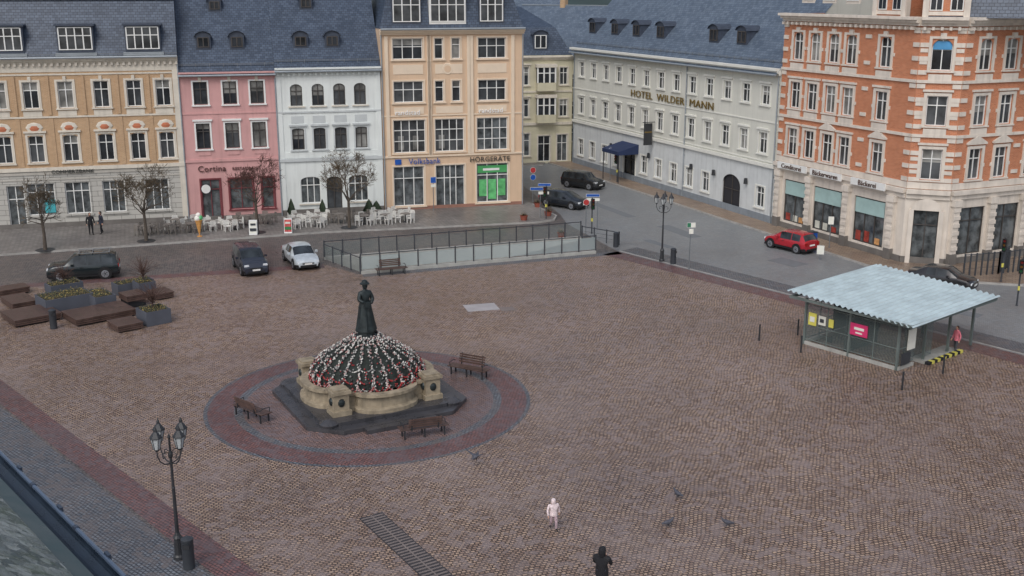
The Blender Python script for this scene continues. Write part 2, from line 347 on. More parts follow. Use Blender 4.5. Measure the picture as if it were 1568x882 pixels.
for u in (2.3,4.95): dormer(b,u,1.2,H,K,1.2,1.05,'arch',n=2,fr=FRDARK,rise=.45)
dormer(b,3.1,3.9,H,K,1.1,.95,'arch',n=2,fr=FRDARK,rise=.4)
b.done()
# --- D beige bank
TAN=mat('apricot_render',c(212,184,156),.85,var=.06,sc=.5,bump=.05,streak=.22); TAN2=mat('apricot_trim',c(222,204,182),.85,var=.05)
L=12.6; b=Bld('beige_bank_building',row(31.35),ROT); H=15.7; ops=[]
for u,w in ((2.35,2.6),(9.75,2.5)):
    ops.append(window(b,u,13.15,w,1.75,mull=(-.34,.34),tr=(.6,),sur=TAN2)); ops.append(window(b,u,9.5,w,1.8,mull=(-.34,.34),tr=(.6,),sur=TAN2))
for u in (5.05,6.55): ops.append(window(b,u,13.15,.75,1.75,mull=(),sur=TAN2)); ops.append(window(b,u,9.5,.75,1.8,mull=(),sur=TAN2))
for u,w in ((2.35,2.8),(5.9,2.6),(9.75,2.8)):
    ops.append(window(b,u,5.15,w,2.85,mull=(-.5,0,.5),tr=(.35,.68),sur=TAN2,glass=GL[1] if u<9 else GSHOP,frame=FRAME))
    for q in (-w/2-.45,w/2+.45): b.p('trim').box(u+q-.15,u+q+.15,-.12,.011,4.9,15.1,TAN2)
    b.p('trim').box(u-w/2+.1,u+w/2-.1,-.04,.011,8.5,9.1,TAN2); b.p('trim').box(u-w/2+.1,u+w/2-.1,-.04,.011,11.9,12.7,TAN2)
ops.append(window(b,2.2,.45,2.7,3.5,mull=(-.33,.33),tr=(.7,),sur=TAN2,glass=GSHOP)); ops.append(window(b,5.9,.1,2.6,3.85,mull=(-.4,0,.4),tr=(.7,),sur=TAN2,glass=GSHOP,sill=False)); ops.append(window(b,9.75,.45,2.9,3.5,mull=(-.33,.33),tr=(.7,),sur=TAN2,glass=GSHOP))
for u in (8.9,9.75,10.6): b.p('posters').box(u-.36,u+.36,.12,.15,1.0 if u!=9.75 else .7,2.5,GGREEN)
b.p('posters').box(8.4,11.1,.1,.13,3.1,3.75,mat('green_sign',c(75,158,95),.5)); b.p('posters').box(8.9,10.4,.08,.099,3.3,3.5,FRAME)
for u in (1.6,2.9,5.2): b.p('posters').box(u-.25,u+.25,.13,.15,5.4,6.6,GL[3])
wall(b,L,0,H,ops,TAN); shell(b,L,12,H,TAN)
band(b,L,4.75,.14,.12,TAN2); band(b,L,8.3,.12,.06,TAN2); band(b,L,0,.4,.07,mat('granite_base',c(150,110,95),.6)); cornice(b,L,15.2,.45,.55,TAN2)
t=b.p('medallion'); t.tube((5.8,0,12.3),(5.8,-.06,12.3),.5,.45,18,TAN2); t.tube((5.8,-.06,12.3),(5.8,-.07,12.3),.3,.3,18,TAN)
r=b.p('roof'); Z=H-.05
def mans(r,L,D,Z,ins,h,h2,m):
    A=[(0,0),(L,0),(L,D),(0,D)]; B=[(ins,ins),(L-ins,ins),(L-ins,D-ins),(ins,D-ins)]
    for i in range(4):
        j=(i+1)%4; r.face([(*A[i],Z),(*A[j],Z),(*B[j],Z+h),(*B[i],Z+h)],m)
    c0=(ins+3,D/2,Z+h+h2);c1=(L-ins-3,D/2,Z+h+h2)
    P=[(*q,Z+h) for q in B]
    r.face([P[0],P[1],c1,c0],m); r.face([P[1],P[2],c1],m); r.face([P[2],P[3],c0,c1],m); r.face([P[3],P[0],c0],m)
mans(r,L,12,Z,1.0,3.4,2,SLATE); r.tube((0,-.6,Z+.03),(L,-.6,Z+.03),.09,.09,8,ZINC)
for u,w,n in ((2.35,2.5,3),(5.9,3.2,4),(9.75,2.2,3)): dormer(b,u,.12,Z,3.4,w,2.6,'flat',n=n,tr=(.6,),wm=.12,gl=GL[1],mc=FRAME if u==5.9 else SLATEV)
BLU=mat('sign_blue',c(20,80,165),.5)
text('Volksbank',Matrix.Translation((3.6,-.14,4.15)),b.e,.72,BLU,'bank_sign_lettering',sx=.9); b.p('posters').box(1.0,1.55,-.1,-.04,4.15,4.6,BLU)
text('HÖRGERÄTE',Matrix.Translation((9.5,-.14,4.15)),b.e,.62,mat('sign_dark',c(60,62,60)),'shop_sign_lettering')
WS=mat('sign_white',c(240,240,240),.5)
text('randstad',Matrix.Translation((2.2,-.1,8.45)),b.e,.6,WS,'shop_sign_lettering'); text('randstad',Matrix.Translation((9.6,-.1,8.45)),b.e,.6,WS,'shop_sign_lettering')
pipe(b,.08,15.2); pipe(b,L-.1,15.2); b.done()
# --- E cream house up the street
CR=mat('cream_render',c(202,197,172),.85,var=.06,streak=.2)
b=Bld('cream_corner_house',(-8.3,121.6,0),radians(13)); L=15.4; H=11.9; ops=[]
for u in (8.0,9.9): 
    for z in (8.7,5.2): ops.append(window(b,u,z,1.05,2.0,sur=STONE,head='bar'))
    ops.append(window(b,u,.9,1.3,2.5,sur=STONE,glass=GSHOP))
for z in (8.7,5.2): ops.append(window(b,14.4,z,.9,1.9,sur=STONE))
ops.append(window(b,14.3,.2,1.2,3,sur=STONE,glass=GSHOP,sill=False)); ops.append(window(b,12.2,.2,1.4,2.9,sur=STONE,glass=GL[0],sill=False))
wall(b,L,0,H,ops,CR); shell(b,L,12,H,CR); band(b,L,4.3,.3,.15); band(b,L,7.9,.18,.1); cornice(b,L,11.4,.45,.45)
w=b.p('bay')
for z0,z1 in ((4.6,7.7),(8.1,11.0)):
    w.box(11.2,13.3,-.9,.0,z0,z0+.9,CR,.0,0); w.box(11.25,13.25,-.85,.0,z0+.9,z1-.35,GL[0]); w.box(11.1,13.4,-1.0,.0,z1-.35,z1,STONE)
    for x in (11.2,11.9,12.55,13.2): w.box(x-.06,x+.1,-.91,-.85,z0+.9,z1-.35,FRAME)
    w.box(11.2,13.3,-.9,-.86,z0+1.9,z0+2.0,FRAME)
mans(b.p('roof'),L,12,H-.05,1.6,3.0,2.2,SLATE)
for u in (8.3,11.8): dormer(b,u,.3,H,1.85,1.6,1.7,'arch',n=2,rise=.5)
b.done()
def house(name,loc,ang,L,D,H,k,mw,mr=SLATE2):
    b=Bld(name,loc,ang); ops=[]
    u=1.4
    while u<L-.8:
        z=1.2
        while z<H-2.2: ops.append(window(b,u,z,1,1.6,sur=STONE)); z+=3.2
        u+=2.6
    wall(b,L,0,H,ops,mw); shell(b,L,D,H,mw); gable(b,L,D,H,k,mr,mw,guards=False); b.p('chimney').box(L*.4,L*.4+.7,D/2-.3,D/2+.4,H+k*D/2-.5,H+k*D/2+1.2,BRA); b.done()
house('grey_townhouse',(-2,141,0),radians(-38),15,11,11.5,1.0,CR)
house('grey_townhouse',(12,165,0),radians(-60),16,12,13.5,1.0,WH)
house('grey_townhouse',(-14,175,0),radians(10),24,12,13,.9,CR)
house('grey_townhouse',(22,172,0),radians(-40),18,12,15,.8,WH)
house('grey_townhouse',(-40,150,0),radians(10),18,12,11,.9,CR)
house('grey_townhouse',(-75,86,0),radians(8),26,12,12,.9,CR)
# --- F hotel
HO=mat('hotel_render',c(208,208,199),.85,var=.05,sc=.4,bump=.05,streak=.25); HOT=mat('hotel_trim',c(219,219,212),.85,var=.05); HOB=mat('hotel_base',c(202,206,207),.85,var=.07,streak=.35)
L=36.9; A=atan2(-33.9,14.8); b=Bld('hotel_building',(6.84,124.3,0),A); H=12.9; ops=[]
us=[1.9+2.76*i for i in range(13)]
for i,u in enumerate(us):
    ops.append(window(b,u,9.75,1.15,1.55,sur=HOT,frame=FRAME,prd=.07,head='bar',hoodm=HOT)); ops.append(window(b,u,5.75,1.15,1.75,sur=HOT,prd=.07,head='bar',hoodm=HOT))
    if not(11.3<u<16) and not(29<u<32.5) : ops.append(window(b,u,1.2,1.15,1.75,arch=.4,sur=HOT))
ops.append(window(b,12.8,.1,2.4,3.0,sur=HOT,glass=GL[0],frame=FRDARK,sill=False)); ops.append(window(b,30.8,.05,2.7,3.3,arch=.7,glass=mat('dark_gate',c(45,45,50),.6),frame=FRDARK,sill=False,sur=None,tr=(.6,))); ops.append(window(b,15.7,1.2,1.15,1.75,arch=.4,sur=HOT))
wall(b,L,0,4.7,ops,HOB); wall(b,L,4.7,H,ops,HO); shell(b,L,14,H,HO)
band(b,L,4.7,.28,.2,HOT); band(b,L,8.35,.1,.06,HOT); band(b,L,5.1,.1,.06,HOT); band(b,L,0,.7,.05,mat('blue_grey_plinth',c(130,138,146),.8,var=.15,streak=.3)); cornice(b,L,12.2,.6,.6,HOT)
GOLD=mat('gold_letters',c(120,100,50),.4,.2)
text('HOTEL  WILDER  MANN',Matrix.Translation((20.3,-.12,8.6)),b.e,.95,GOLD,'hotel_sign_lettering',sx=1.38)
kk=1.07; gable(b,L,15,H,kk,SLATE2,HO,over=.55)
for u in (1.7,6.7,11.2,15.9,25.1,29.4): dormer(b,u,1.3,H,kk,1.5,1.25,'arch',n=2,fr=FRDARK,rise=.45)
cn=b.p('canopy'); NB=mat('navy_awning',c(35,50,85),.7)
cn.face([(11.2,0,3.9),(14.6,0,3.9),(14.6,-2.3,3.3),(11.2,-2.3,3.3)],NB); cn.box(11.2,14.6,-2.33,-2.3,2.95,3.3,NB); cn.face([(11.2,0,3.9),(11.2,-2.3,3.3),(11.2,-2.3,2.95),(11.2,0,2.95)],NB); cn.face([(14.6,0,3.9),(14.6,0,2.95),(14.6,-2.3,2.95),(14.6,-2.3,3.3)],NB)
for u in (11.3,14.5): cn.tube((u,-2.2,0.1),(u,-2.2,3),.05,.05,8,IRON)
hs=b.p('hanging_sign'); hs.box(17.62,17.7,-1.25,-.35,4.3,6.4,IRON); hs.tube((17.65,0,6.5),(17.65,-1.4,6.5),.04,.04,6,IRON); hs.box(17.58,17.74,-1.2,-.4,5.5,5.62,GOLD)
for u in (9.2,16.9,24.6,28.3,33.2): b.p('lanterns').box(u-.12,u+.12,-.35,-.1,2.9,3.4,IRON,.03,.03)
pipe(b,.2,12.2); pipe(b,23.1,12.2); pipe(b,L-.15,12.2); b.done()
# --- G brick corner building
BRG=bricks('orange_brick',c(204,130,92),c(184,112,76),c(194,160,138),.25,.08,.008,.8,.12,True,.1,0,streak=.2)
SG=mat('cream_sandstone',c(214,205,194),.8,var=.1,bump=.1,streak=.4)
b=Bld('brick_corner_building',(21.65,90.4,0),radians(-65)); H=17.1
def gfac(b,L,us,M,x0=0,shops=(),corner=False):
    b.M=M; ops=[]
    for u in us:
        wd=1.15 if not corner else 1.35
        ops.append(window(b,u,13.6,wd,2.1,arch=.95,sur=SG,sw=.2,prd=.09)); ops.append(window(b,u,9.85,wd,2.05,sur=SG,sw=.22,head='bar' ,prd=.09)); ops.append(window(b,u,6.1,wd,2.15,sur=SG,sw=.22,head='ped' if int(u*10)%2 and not corner else 'bar',prd=.09))
        t=b.p('trim')
        for z in (9.25,12.95): t.box(u-.75,u+.75,-.1,.0105,z-.12,z+.4,SG)
        if corner:
            for z in (6.5,7.4,10.3,11.2,14.0,14.8):
                for s in (-1,1): t.box(u+s*(wd/2+.22)+(0 if s>0 else -.5),u+s*(wd/2+.22)+(.5 if s>0 else 0),-.05,.0105,z,z+.26,SG)
        else:
            for z in (6.95,10.7,14.4):
                for s in (-1,1): t.box(u+s*(wd/2+.22)+(0 if s>0 else -.14),u+s*(wd/2+.22)+(.14 if s>0 else 0),-.05,.0105,z,z+.24,SG)
        t.box(u-.2,u+.2,-.16,.0105,15.72,16.1,SG)
    for s in shops: ops.append(window(b,s[0],s[2],s[1],s[3],mull=s[4],tr=(.72,) if not corner else (.7,),glass=GSHOP,frame=FRDARK,sill=False))
    wall(b,L,0,5.15,ops,SG,x0); wall(b,L,5.15,H,ops,BRG,x0)
    for z,h,p,m in ((5.1,.3,.35,SG),(5.45,.45,.08,SG),(9.05,.2,.13,SG),(12.75,.2,.13,SG),(4.75,.3,.15,SG),(0,.55,.12,PLINTH),(16.3,.14,.12,SG)): band(b,L,z,h,p,m,x0)
    cornice(b,L,16.55,.6,.75,SG,x0); dent(b,L,16.5,SG,x0,.55,.4)
    t=b.p('trim')
    for u in (x0+.3,L-.3):
        z=5.95
        while z<16.2: t.box(u-.28,u+.28,-.075,.0108,z,z+.3,SG); z+=.92
    for a in range(len(us)-1):
        um=(us[a]+us[a+1])/2; 
        if us[a+1]-us[a]>2.9:
            z=6.3
            while z<16.2: t.box(um-.3,um+.3,-.07,.0108,z,z+.26,SG); z+=1.85
MI=Matrix()
gfac(b,14.5,[1.8,3.8,5.9,7.8,11.3],MI,shops=[(2.5,2.6,.7,3.4,(0,)),(6.4,3.2,.7,3.4,(-.33,.33)),(11.0,3.2,.7,3.4,(-.33,.33))])
M1=Matrix.Translation((14.5,0,0))@Matrix.Rotation(radians(45),4,'Z'); gfac(b,2.9,[1.45],M1,shops=[(1.45,1.7,.15,3.9,(0,))],corner=True)
M2=M1@Matrix.Translation((2.9,0,0))@Matrix.Rotation(radians(44),4,'Z'); gfac(b,24,[1.9,4.3,7.2,9.4,12.2,14.6,17.4,20],M2,shops=[(2.2,2.4,.7,3.4,(0,)),(5.4,2.6,.7,3.4,(0,)),(8.6,2.6,.7,3.4,(0,)),(12,2.6,.7,3.4,(0,)),(15.5,2.6,.7,3.4,(0,))])
for M,uu in ((MI,(.6,4.4,8.7,13.4)),(M2,(.5,3.9,7.0,10.2,13.8))):
    b.M=M; t=b.p('pilasters')
    for u in uu:
        t.box(u-.32,u+.32,-.35,.0,0,.9,PLINTH); t.box(u-.26,u+.26,-.3,.0,.9,4.3,SG); t.box(u-.36,u+.36,-.4,.0,4.3,4.75,SG)
        z=1.15
        while z<4.1: t.box(u-.31,u+.31,-.35,-.3,z,z+.28,SG); z+=.55
TEAL=mat('blind_fabric',c(160,188,186),.8,var=.1)
b.M=MI; t=b.p('shop_blinds')
for u,w in ((2.5,2.4),(6.4,3.0),(11.0,3.0)): t.box(u-w/2,u+w/2,.05,.1,2.9,4.0,TEAL)
DISP=[mat('display_warm',c(190,140,90),.6,var=.4,sc=4),mat('display_red',c(150,60,50),.6,var=.4,sc=4),mat('display_white',c(200,200,190),.6)]
rg=random.Random(8)
for u in (1.7,2.6,3.3,5.3,6.2,7.2,9.9,10.8,11.9): t.box(u-.25,u+.25,.13,.16,.8,.8+rg.uniform(.4,1.1),rg.choice(DISP))
SB=mat('brown_sign',c(80,58,48),.6)
for u,s in ((2.5,'Conditorei'),(6.5,'Bäckerwaren'),(11.1,'Bäckerei')):
    b.p('sign_boards').box(u-1.75,u+1.75,-.5,-.36,4.98,5.5,FRAME); text(s,Matrix.Translation((u,-.52,5.06)),b.e,.52,SB,'shop_sign_lettering')
b.M=M1; t=b.p('blue_arch_panel'); t.box(.85,2.05,.09,.12,15.0,15.55,mat('arch_blue',c(80,150,200),.4))
t=b.p('corner_pediment'); 
for i in range(9):
    a0=pi*i/9;a1=pi*(i+1)/9; t.face([(1.45,-.25,3.95),(1.45-1.0*cos(a0),-.25,3.95+.85*sin(a0)),(1.45-1.0*cos(a1),-.25,3.95+.85*sin(a1))],SG)
t.box(.3,.62,-.25,0,0,3.95,SG); t.box(2.28,2.6,-.25,0,0,3.95,SG)
r=b.p('roof'); b.M=MI
p1=Vector((14.5,0)); p2=p1+Vector((cos(radians(45)),sin(radians(45))))*2.9; d2=Vector((cos(radians(89)),sin(radians(89)))); p3=p2+d2*24
fp=[(0,0),tuple(p1),tuple(p2),tuple(p3),(0,24+2)]; inn=[(1.5,1.9),(13.9,1.9),(p2.x-1.9,p2.y+1.0),(p3.x-1.9,p3.y-2),(1.5,24)]
for i in range(5):
    j=(i+1)%5; r.face([(*fp[i],H),(*fp[j],H),(*inn[j],H+4.5),(*inn[i],H+4.5)],SLATE)
r.face([(*q,H+4.5) for q in inn],SLATE)
w=b.p('walls'); w.face([(*fp[4],0),(*fp[0],0),(*fp[0],H),(*fp[4],H)],BRG)
def ggab(M,u,wd,h,nw=2):
    b.M=M; t=b.p('roof_gables'); z=H+.05
    t.box(u-wd/2,u+wd/2,.05,2.2,z,z+h,BRG)
    for x in (u-wd/2,u+wd/2): t.box(x-.2,x+.2,-.08,.4,z,z+h+.5,SG); t.box(x-.12,x+.12,-.0,.3,z+h+.5,z+h+1.2,SG,.1,.1)
    t.box(u-wd/2+.2,u+wd/2-.2,-.02,.3,z+h-.25,z+h,SG); t.box(u-wd/2+.2,u+wd/2-.2,-.02,.3,z+.1,z+.35,SG)
    A=[(u-wd/2,0,z+h),(u+wd/2,0,z+h),(u,0,z+h+1.6)]; B=[(x,2.2,q) for x,_,q in A]; t.face(A,SG); t.face([A[0],A[2],B[2],B[0]],SLATEV); t.face([A[1],B[1],B[2],A[2]],SLATEV)
    for i in range(nw):
        x=u-wd/2+wd*(i+.5)/nw; t.box(x-.42,x+.42,.0,.06,z+.4,z+h-.3,FRAME); t.box(x-.34,x-.03,-.02,.05,z+.48,z+h-.38,GL[0]); t.box(x+.03,x+.34,-.02,.05,z+.48,z+h-.38,GL[0])
ggab(MI,11.3,2.8,2.4); ggab(M1,1.45,2.6,2.6,2); ggab(M2,2.6,2.8,2.4); ggab(M2,9,3.4,2.4,3)
b.M=MI
for u in (2.2,4.6,7.2): dormer(b,u,.35,H,2.35,1.5,1.8,'gable',n=2,fr=FRAME,mc=SG,rise=.7)
b.M=M2
for u in (5.8,13,17): dormer(b,u,.35,H,2.35,1.5,1.8,'gable',n=2,fr=FRAME,mc=SG,rise=.7)
b.M=MI; b.done()
# ---------------------------------------------------------------- ground
pit=[(-10.25,74.35),(6.3,80.5),(5.5,85.1),(-13.4,78.25)]
TANS=bricks('square_setts',c(206,178,154),c(146,119,104),c(70,57,52),.19,.14,.03,.56,.14,False,1.0,.3,radians(-18),.5,.5,c(152,138,136),wlo=.34,whi=.6,wd=.64,blotch=.2)
REDS=bricks('red_setts',c(150,104,98),c(114,84,84),c(66,54,55),.17,.13,.022,.52,.15,False,.6,.27,radians(40),.3,.5,c(112,102,106))
GREYS=bricks('grey_setts',c(130,136,144),c(100,105,113),c(58,60,66),.19,.14,.026,.5,.15,False,.7,.24,radians(41),.35,.5,c(116,108,106))
DARKS=bricks('dark_road_setts',c(126,121,119),c(94,90,90),c(52,50,51),.2,.15,.026,.5,.15,False,.7,.24,radians(20),.4,.5,c(124,112,106))
ASPH=bricks('street_setts',c(150,154,157),c(130,134,137),c(104,108,111),.22,.15,.014,.5,.13,False,.35,.22,radians(24),.2,.5,c(132,132,132),wd=.72)
SIDE=bricks('sidewalk_slabs',c(152,148,144),c(128,124,121),c(76,74,73),.4,.3,.02,.55,.18,False,.4,.2,radians(15),.1)
SIDEW=bricks('wet_sidewalk',c(168,148,128),c(142,124,110),c(88,78,72),.4,.3,.02,.5,.18,False,.4,.25,radians(24),.1)
KERB=mat('kerb_granite',c(160,158,154),.6,var=.2,sc=2)
m=MB(); G=700; outer=[(-G,-120),(G,-120),(G,G),(-G,G)]
pts=[Vector((x,y,0)) for x,y in outer]; hp=[Vector((x,y,0)) for x,y in pit]
for tr in geometry.tessellate_polygon([pts,hp]):
    allp=pts+hp; m.face([allp[i] for i in tr],DARKS)
g=m.obj('ground')
bm=bmesh.new(); bm.from_mesh(g.data)
for f in bm.faces:
    f.normal_update()
    if f.normal.z<0: f.normal_flip()
bm.to_mesh(g.data); bm.free()
def sheet(name,poly,z,mm):
    m=MB(); P=[Vector((x,y,z)) for x,y in poly]
    for tr in geometry.tessellate_polygon([P]):
        q=[P[i] for i in tr]
        if (q[1]-q[0]).cross(q[2]-q[0]).z<0: q=q[::-1]
        m.face(q,mm)
    return m.obj(name)
sheet('market_square',[(-40.5,69.2),(-13.5,77.0),(-10.6,74.0),(6.4,80.2),(7.9,80.9),(27.4,56.5),(60,15.7),(60,-5),(26,-5),(-8.4,33.4),(-25.8,52.8)],.004,TANS)
def strip(name,pts,w,z,mm,side=1):
    m=MB()
    V=[Vector(p) for p in pts]; N=[]
    for i in range(len(V)):
        a=V[max(0,i-1)];b2=V[min(len(V)-1,i+1)]; d=(b2-a).normalized(); N.append(Vector((-d.y,d.x))*side)
    for i in range(len(V)-1):
        q=[V[i],V[i+1],V[i+1]+N[i+1]*w,V[i]+N[i]*w]; q=[(p.x,p.y,z) for p in q]
        if side<0: q=q[::-1]
        m.face(q,mm)
    return m.obj(name)
sheet('street_road',[(-8,150),(4.4,123.4),(19.3,89.4),(25,76.4),(27.6,72.4),(33.7,70.8),(120,105),(140,-30),(98,-30),(27.4,56.5),(7.9,80.9),(6.6,84.9),(4.6,91),(4.2,95),(.6,112)],.004,ASPH)
PATCH=mat('asphalt_patch',c(112,116,120),.6,var=.15,sc=2)
for i,(x,y,a,w,l) in enumerate(((13.5,88,-66,1.2,5),(8.9,97,-66,.9,7),(19.8,77.5,-55,1.6,2.5),(26,66,-45,1.0,6),(11.3,83.5,-60,.7,3))):
    q=Matrix.Rotation(radians(a),2); sheet('road_repair_patch',[tuple(Vector((x,y))+q@Vector(p)) for p in ((-l/2,-w/2),(l/2,-w/2),(l/2,w/2),(-l/2,w/2))],.008,PATCH)
strip('paving_band',[(-40.5,69.2),(-13.5,77.0)],1.1,.008,REDS,-1)
strip('paving_band',[(7.9,80.9),(27.4,56.5),(60,15.7)],1.5,.008,REDS,-1)
strip('kerb',[(8.0,81.0),(27.5,56.6),(60,15.8)],.18,.012,KERB,1)
strip('paving_band',[(8.1,81.1),(27.6,56.7),(60,15.9)],1.8,.009,GREYS,1)
strip('paving_band',[(7.9,80.9),(-10.4,74.1)],.9,.008,GREYS,1)
strip('paving_band',[(26,-5),(-8.4,33.4),(-25.8,52.8),(-40.5,69.2)],1.15,.008,REDS,1)
strip('paving_band',[(24.8,-5.6),(-9.4,32.6),(-41.5,68.4)],3.6,.006,GREYS,1)
strip('paving_band',[(22,-8),(-12.2,30.5),(-43.8,65.9)],3.0,.008,REDS,1)
cx,cy=-6.8,49.8
def ring(r0,r1,z,mm):
    m=MB(); n=96
    for i in range(n):
        a,b2=2*pi*i/n,2*pi*(i+1)/n; m.face([(cx+r0*cos(a),cy+r0*sin(a),z),(cx+r1*cos(a),cy+r1*sin(a),z),(cx+r1*cos(b2),cy+r1*sin(b2),z),(cx+r0*cos(b2),cy+r0*sin(b2),z)],mm)
    m.obj('circular_paving')
MIXS=bricks('mixed_setts',c(158,128,120),c(122,100,96),c(70,60,58),.18,.14,.024,.5,.15,False,.6,.3,0,.3,.5,c(120,112,118))
ring(0.01,5.9,.008,MIXS); ring(5.9,6.3,.008,GREYS); ring(6.3,7.5,.008,REDS); ring(7.5,7.68,.009,GREYS)
def walk(name,poly,mm):
    m=MB(); ts=geometry.tessellate_polygon([[Vector((x,y,0)) for x,y in poly]])
    for tr in ts:
        q=[Vector((*poly[i],.125)) for i in tr]
        if (q[1]-q[0]).cross(q[2]-q[0]).z<0: q=q[::-1]
        m.face(q,mm)
    for i in range(len(poly)):
        a=Vector(poly[i]);b2=Vector(poly[(i+1)%len(poly)]); m.face([(a.x,a.y,0),(b2.x,b2.y,0),(b2.x,b2.y,.125),(a.x,a.y,.125)],KERB)
    return m.obj(name)
walk('sidewalk',[(-75,66),(-37.7,79.4),(-15,87.3),(2.2,91.2),(3.6,92.2),(3.9,94),(1.9,99.3),(-1.8,109),(-10,109),(-12,96.5),(-75,80.5)],SIDE)
strip('kerb',[(-75,66),(-37.7,79.4),(-15,87.3),(2.2,91.2),(3.6,92.2),(3.9,94),(1.9,99.3)],.16,.129,KERB,1)
walk('sidewalk',[(4.4,123.4),(19.3,89.4),(25,76.4),(27.6,72.4),(33.7,70.8),(70,86),(70,95),(30,78),(22,91),(7,125.5),(3.9,125)],SIDEW)
strip('kerb',[(4.4,123.4),(19.3,89.4),(25,76.4),(27.6,72.4),(33.7,70.8),(70,86)],.16,.129,KERB,1)
walk('sidewalk',[(-12,119),(3.4,122.6),(4.0,126),(-12,124)],SIDE)
CON=mat('concrete',c(165,165,160),.85,var=.15,streak=.4,bump=.1)
m=MB(); P=pit; dl=-3.2
m.face([(*P[0],dl),(*P[1],-.02),(*P[2],-.02),(*P[3],dl)],DARKS); m.face([(*P[3],dl),(*P[2],-.02),(*P[2],.0),(*P[3],.0)],CON); m.face([(*P[0],dl),(*P[3],dl),(*P[3],0),(*P[0],0)],CON); m.face([(*P[0],dl),(*P[0],0),(*P[1],0),(*P[1],-.02)],CON)
def lowwall(a,b2,h,w=.25):
    a=Vector(a);b2=Vector(b2); d=(b2-a).normalized(); n=Vector((-d.y,d.x))*w/2
    m.prism([tuple(a-n),tuple(b2-n),tuple(b2+n),tuple(a+n)],0.0,h,CON)
lowwall((-10.4,74.1),(6.2,80.28),.22); lowwall((-13.65,78.35),(5.4,85.32),.2); 
m.obj('underpass_ramp')
FROST=thru('frosted_glass',c(176,192,194),.5,.3); CLEAR=thru('clear_glass',c(120,135,135),.3,.1)
def railing(name,pts,h,z0,sp,pm,pz=.12):
    m=MB()
    for i in range(len(pts)-1):
        a=Vector(pts[i]);b2=Vector(pts[i+1]); d=b2-a; n=max(1,round(d.length/sp)); 
        for k in range(n+1):
            p=a+d*k/n; m.box(p.x-.045,p.x+.045,p.y-.045,p.y+.045,z0,z0+h+.08,DARK)
            if pm and k<n:
                p2=a+d*(k+1)/n; e=d.normalized()*.06; q0=p+e;q1=p2-e
                m.face([(q0.x,q0.y,z0+pz),(q1.x,q1.y,z0+pz),(q1.x,q1.y,z0+h-.12),(q0.x,q0.y,z0+h-.12)],pm)
        m.tube((a.x,a.y,z0+h),(b2.x,b2.y,z0+h),.035,.035,6,DARK)
        if not pm:
            for q in (.35,.65): m.tube((a.x,a.y,z0+h*q),(b2.x,b2.y,z0+h*q),.012,.012,4,DARK)
    return m.obj(name)
railing('glass_railing',[(-10.4,74.1),(6.2,80.28)],1.15,.2,1.35,FROST)
railing('glass_railing',[(-10.45,74.15),(-13.6,78.3)],1.15,.0,1.3,CLEAR)
railing('steel_railing',[(-13.6,78.38),(5.4,85.34)],1.15,.18,1.35,CLEAR)
railing('steel_railing',[(5.5,85.2),(8.2,83.0)],1.0,0,1.3,None)
m=MB(); GR=mat('drain_iron',c(58,54,56),.5); 
m.box(-.48,.48,-5.5,2.6,.006,.014,GR)
GR2=mat('drain_frame',c(122,112,108),.6)
for i in range(40): m.box(-.44,.44,-5.4+i*.2,-5.4+i*.2+.09,.014,.022,GR2)
m.box(-.03,.03,-5.5,2.6,.022,.026,GR2)
m.obj('drain_grate',(-3.9,35.6,0),radians(32))
m=MB(); m.box(-1.0,1.0,-.75,.75,.006,.02,mat('steel_cover',c(165,162,164),.5,var=.15)); m.box(1.02,1.9,-1.2,-.3,.006,.016,GR2); m.obj('access_cover',(-1.9,65.8,0),radians(15))
# ---------------------------------------------------------------- own building roof edge and gutter
def mossmat():
    t=NT('mossy_roof'); co=t.n('ShaderNodeTexCoord').outputs['UV']
    vo=t.n('ShaderNodeTexVoronoi',Scale=9.0); t.l(co,vo.inputs['Vector']); sp=t.n('ShaderNodeSeparateColor'); t.l(vo.outputs['Color'],sp.inputs[0])
    a=t.mix(sp.outputs[0],c(84,94,96),c(160,166,164)); n=t.ramp(t.noise(co,3,5,.7),.45,.65); a=t.mix(t.math('MULTIPLY',n,.6),a,c(84,98,74)); n2=t.ramp(t.noise(co,14,4,.7),.5,.75); a=t.mix(t.math('MULTIPLY',n2,.6),a,c(188,194,190))
    t.l(a,t.p.inputs['Base Color']); t.p.inputs['Roughness'].default_value=.8
    b=t.n('ShaderNodeBump'); b.inputs['Strength'].default_value=1; b.inputs['Distance'].default_value=.03; t.l(t.math('ADD',sp.outputs[1],n2),b.inputs['Height']); t.l(b.outputs[0],t.p.inputs['Normal']); return t.m
MOSS=mossmat()
m=MB(); GUT=mat('gutter_metal',c(40,52,66),.3,.4,.25,4)
d=Vector((.648,-.762,0)); n=Vector((.762,.648,0)); A0=Vector((-5.7,11.45,14.0))-d*6; LG=16
m.M=Matrix.Translation(A0)@Matrix(((d.x,-n.x,0,0),(d.y,-n.y,0,0),(0,0,1,0),(0,0,0,1)))
for i in range(12):
    a0=pi+pi*i/12;a1=pi+pi*(i+1)/12; f=lambda a:(.1*cos(a)+.1,.1*sin(a))
    y0,z0=f(a0);y1,z1=f(a1); m.face([(0,y0,z0),(LG,y0,z0),(LG,y1,z1),(0,y1,z1)],GUT)
m.tube((0,-.01,.0),(LG,-.01,.0),.022,.022,8,mat('gutter_rim',c(96,112,134),.3,.4))
BK=mat('bracket',c(70,80,96),.4,.4)
for i in range(14): x=i*1.25+.3; m.box(x-.03,x+.07,-.05,-.02,-.09,.035,BK); m.tube((x+.5,-.012,-.0),(x+.56,-.012,0),.03,.03,8,BK)
m.face([(0,.2,.02),(LG,.2,.02),(LG,.4,.1),(0,.4,.1)],mat('wet_flashing',c(44,62,64),.35,.1,.4,3))
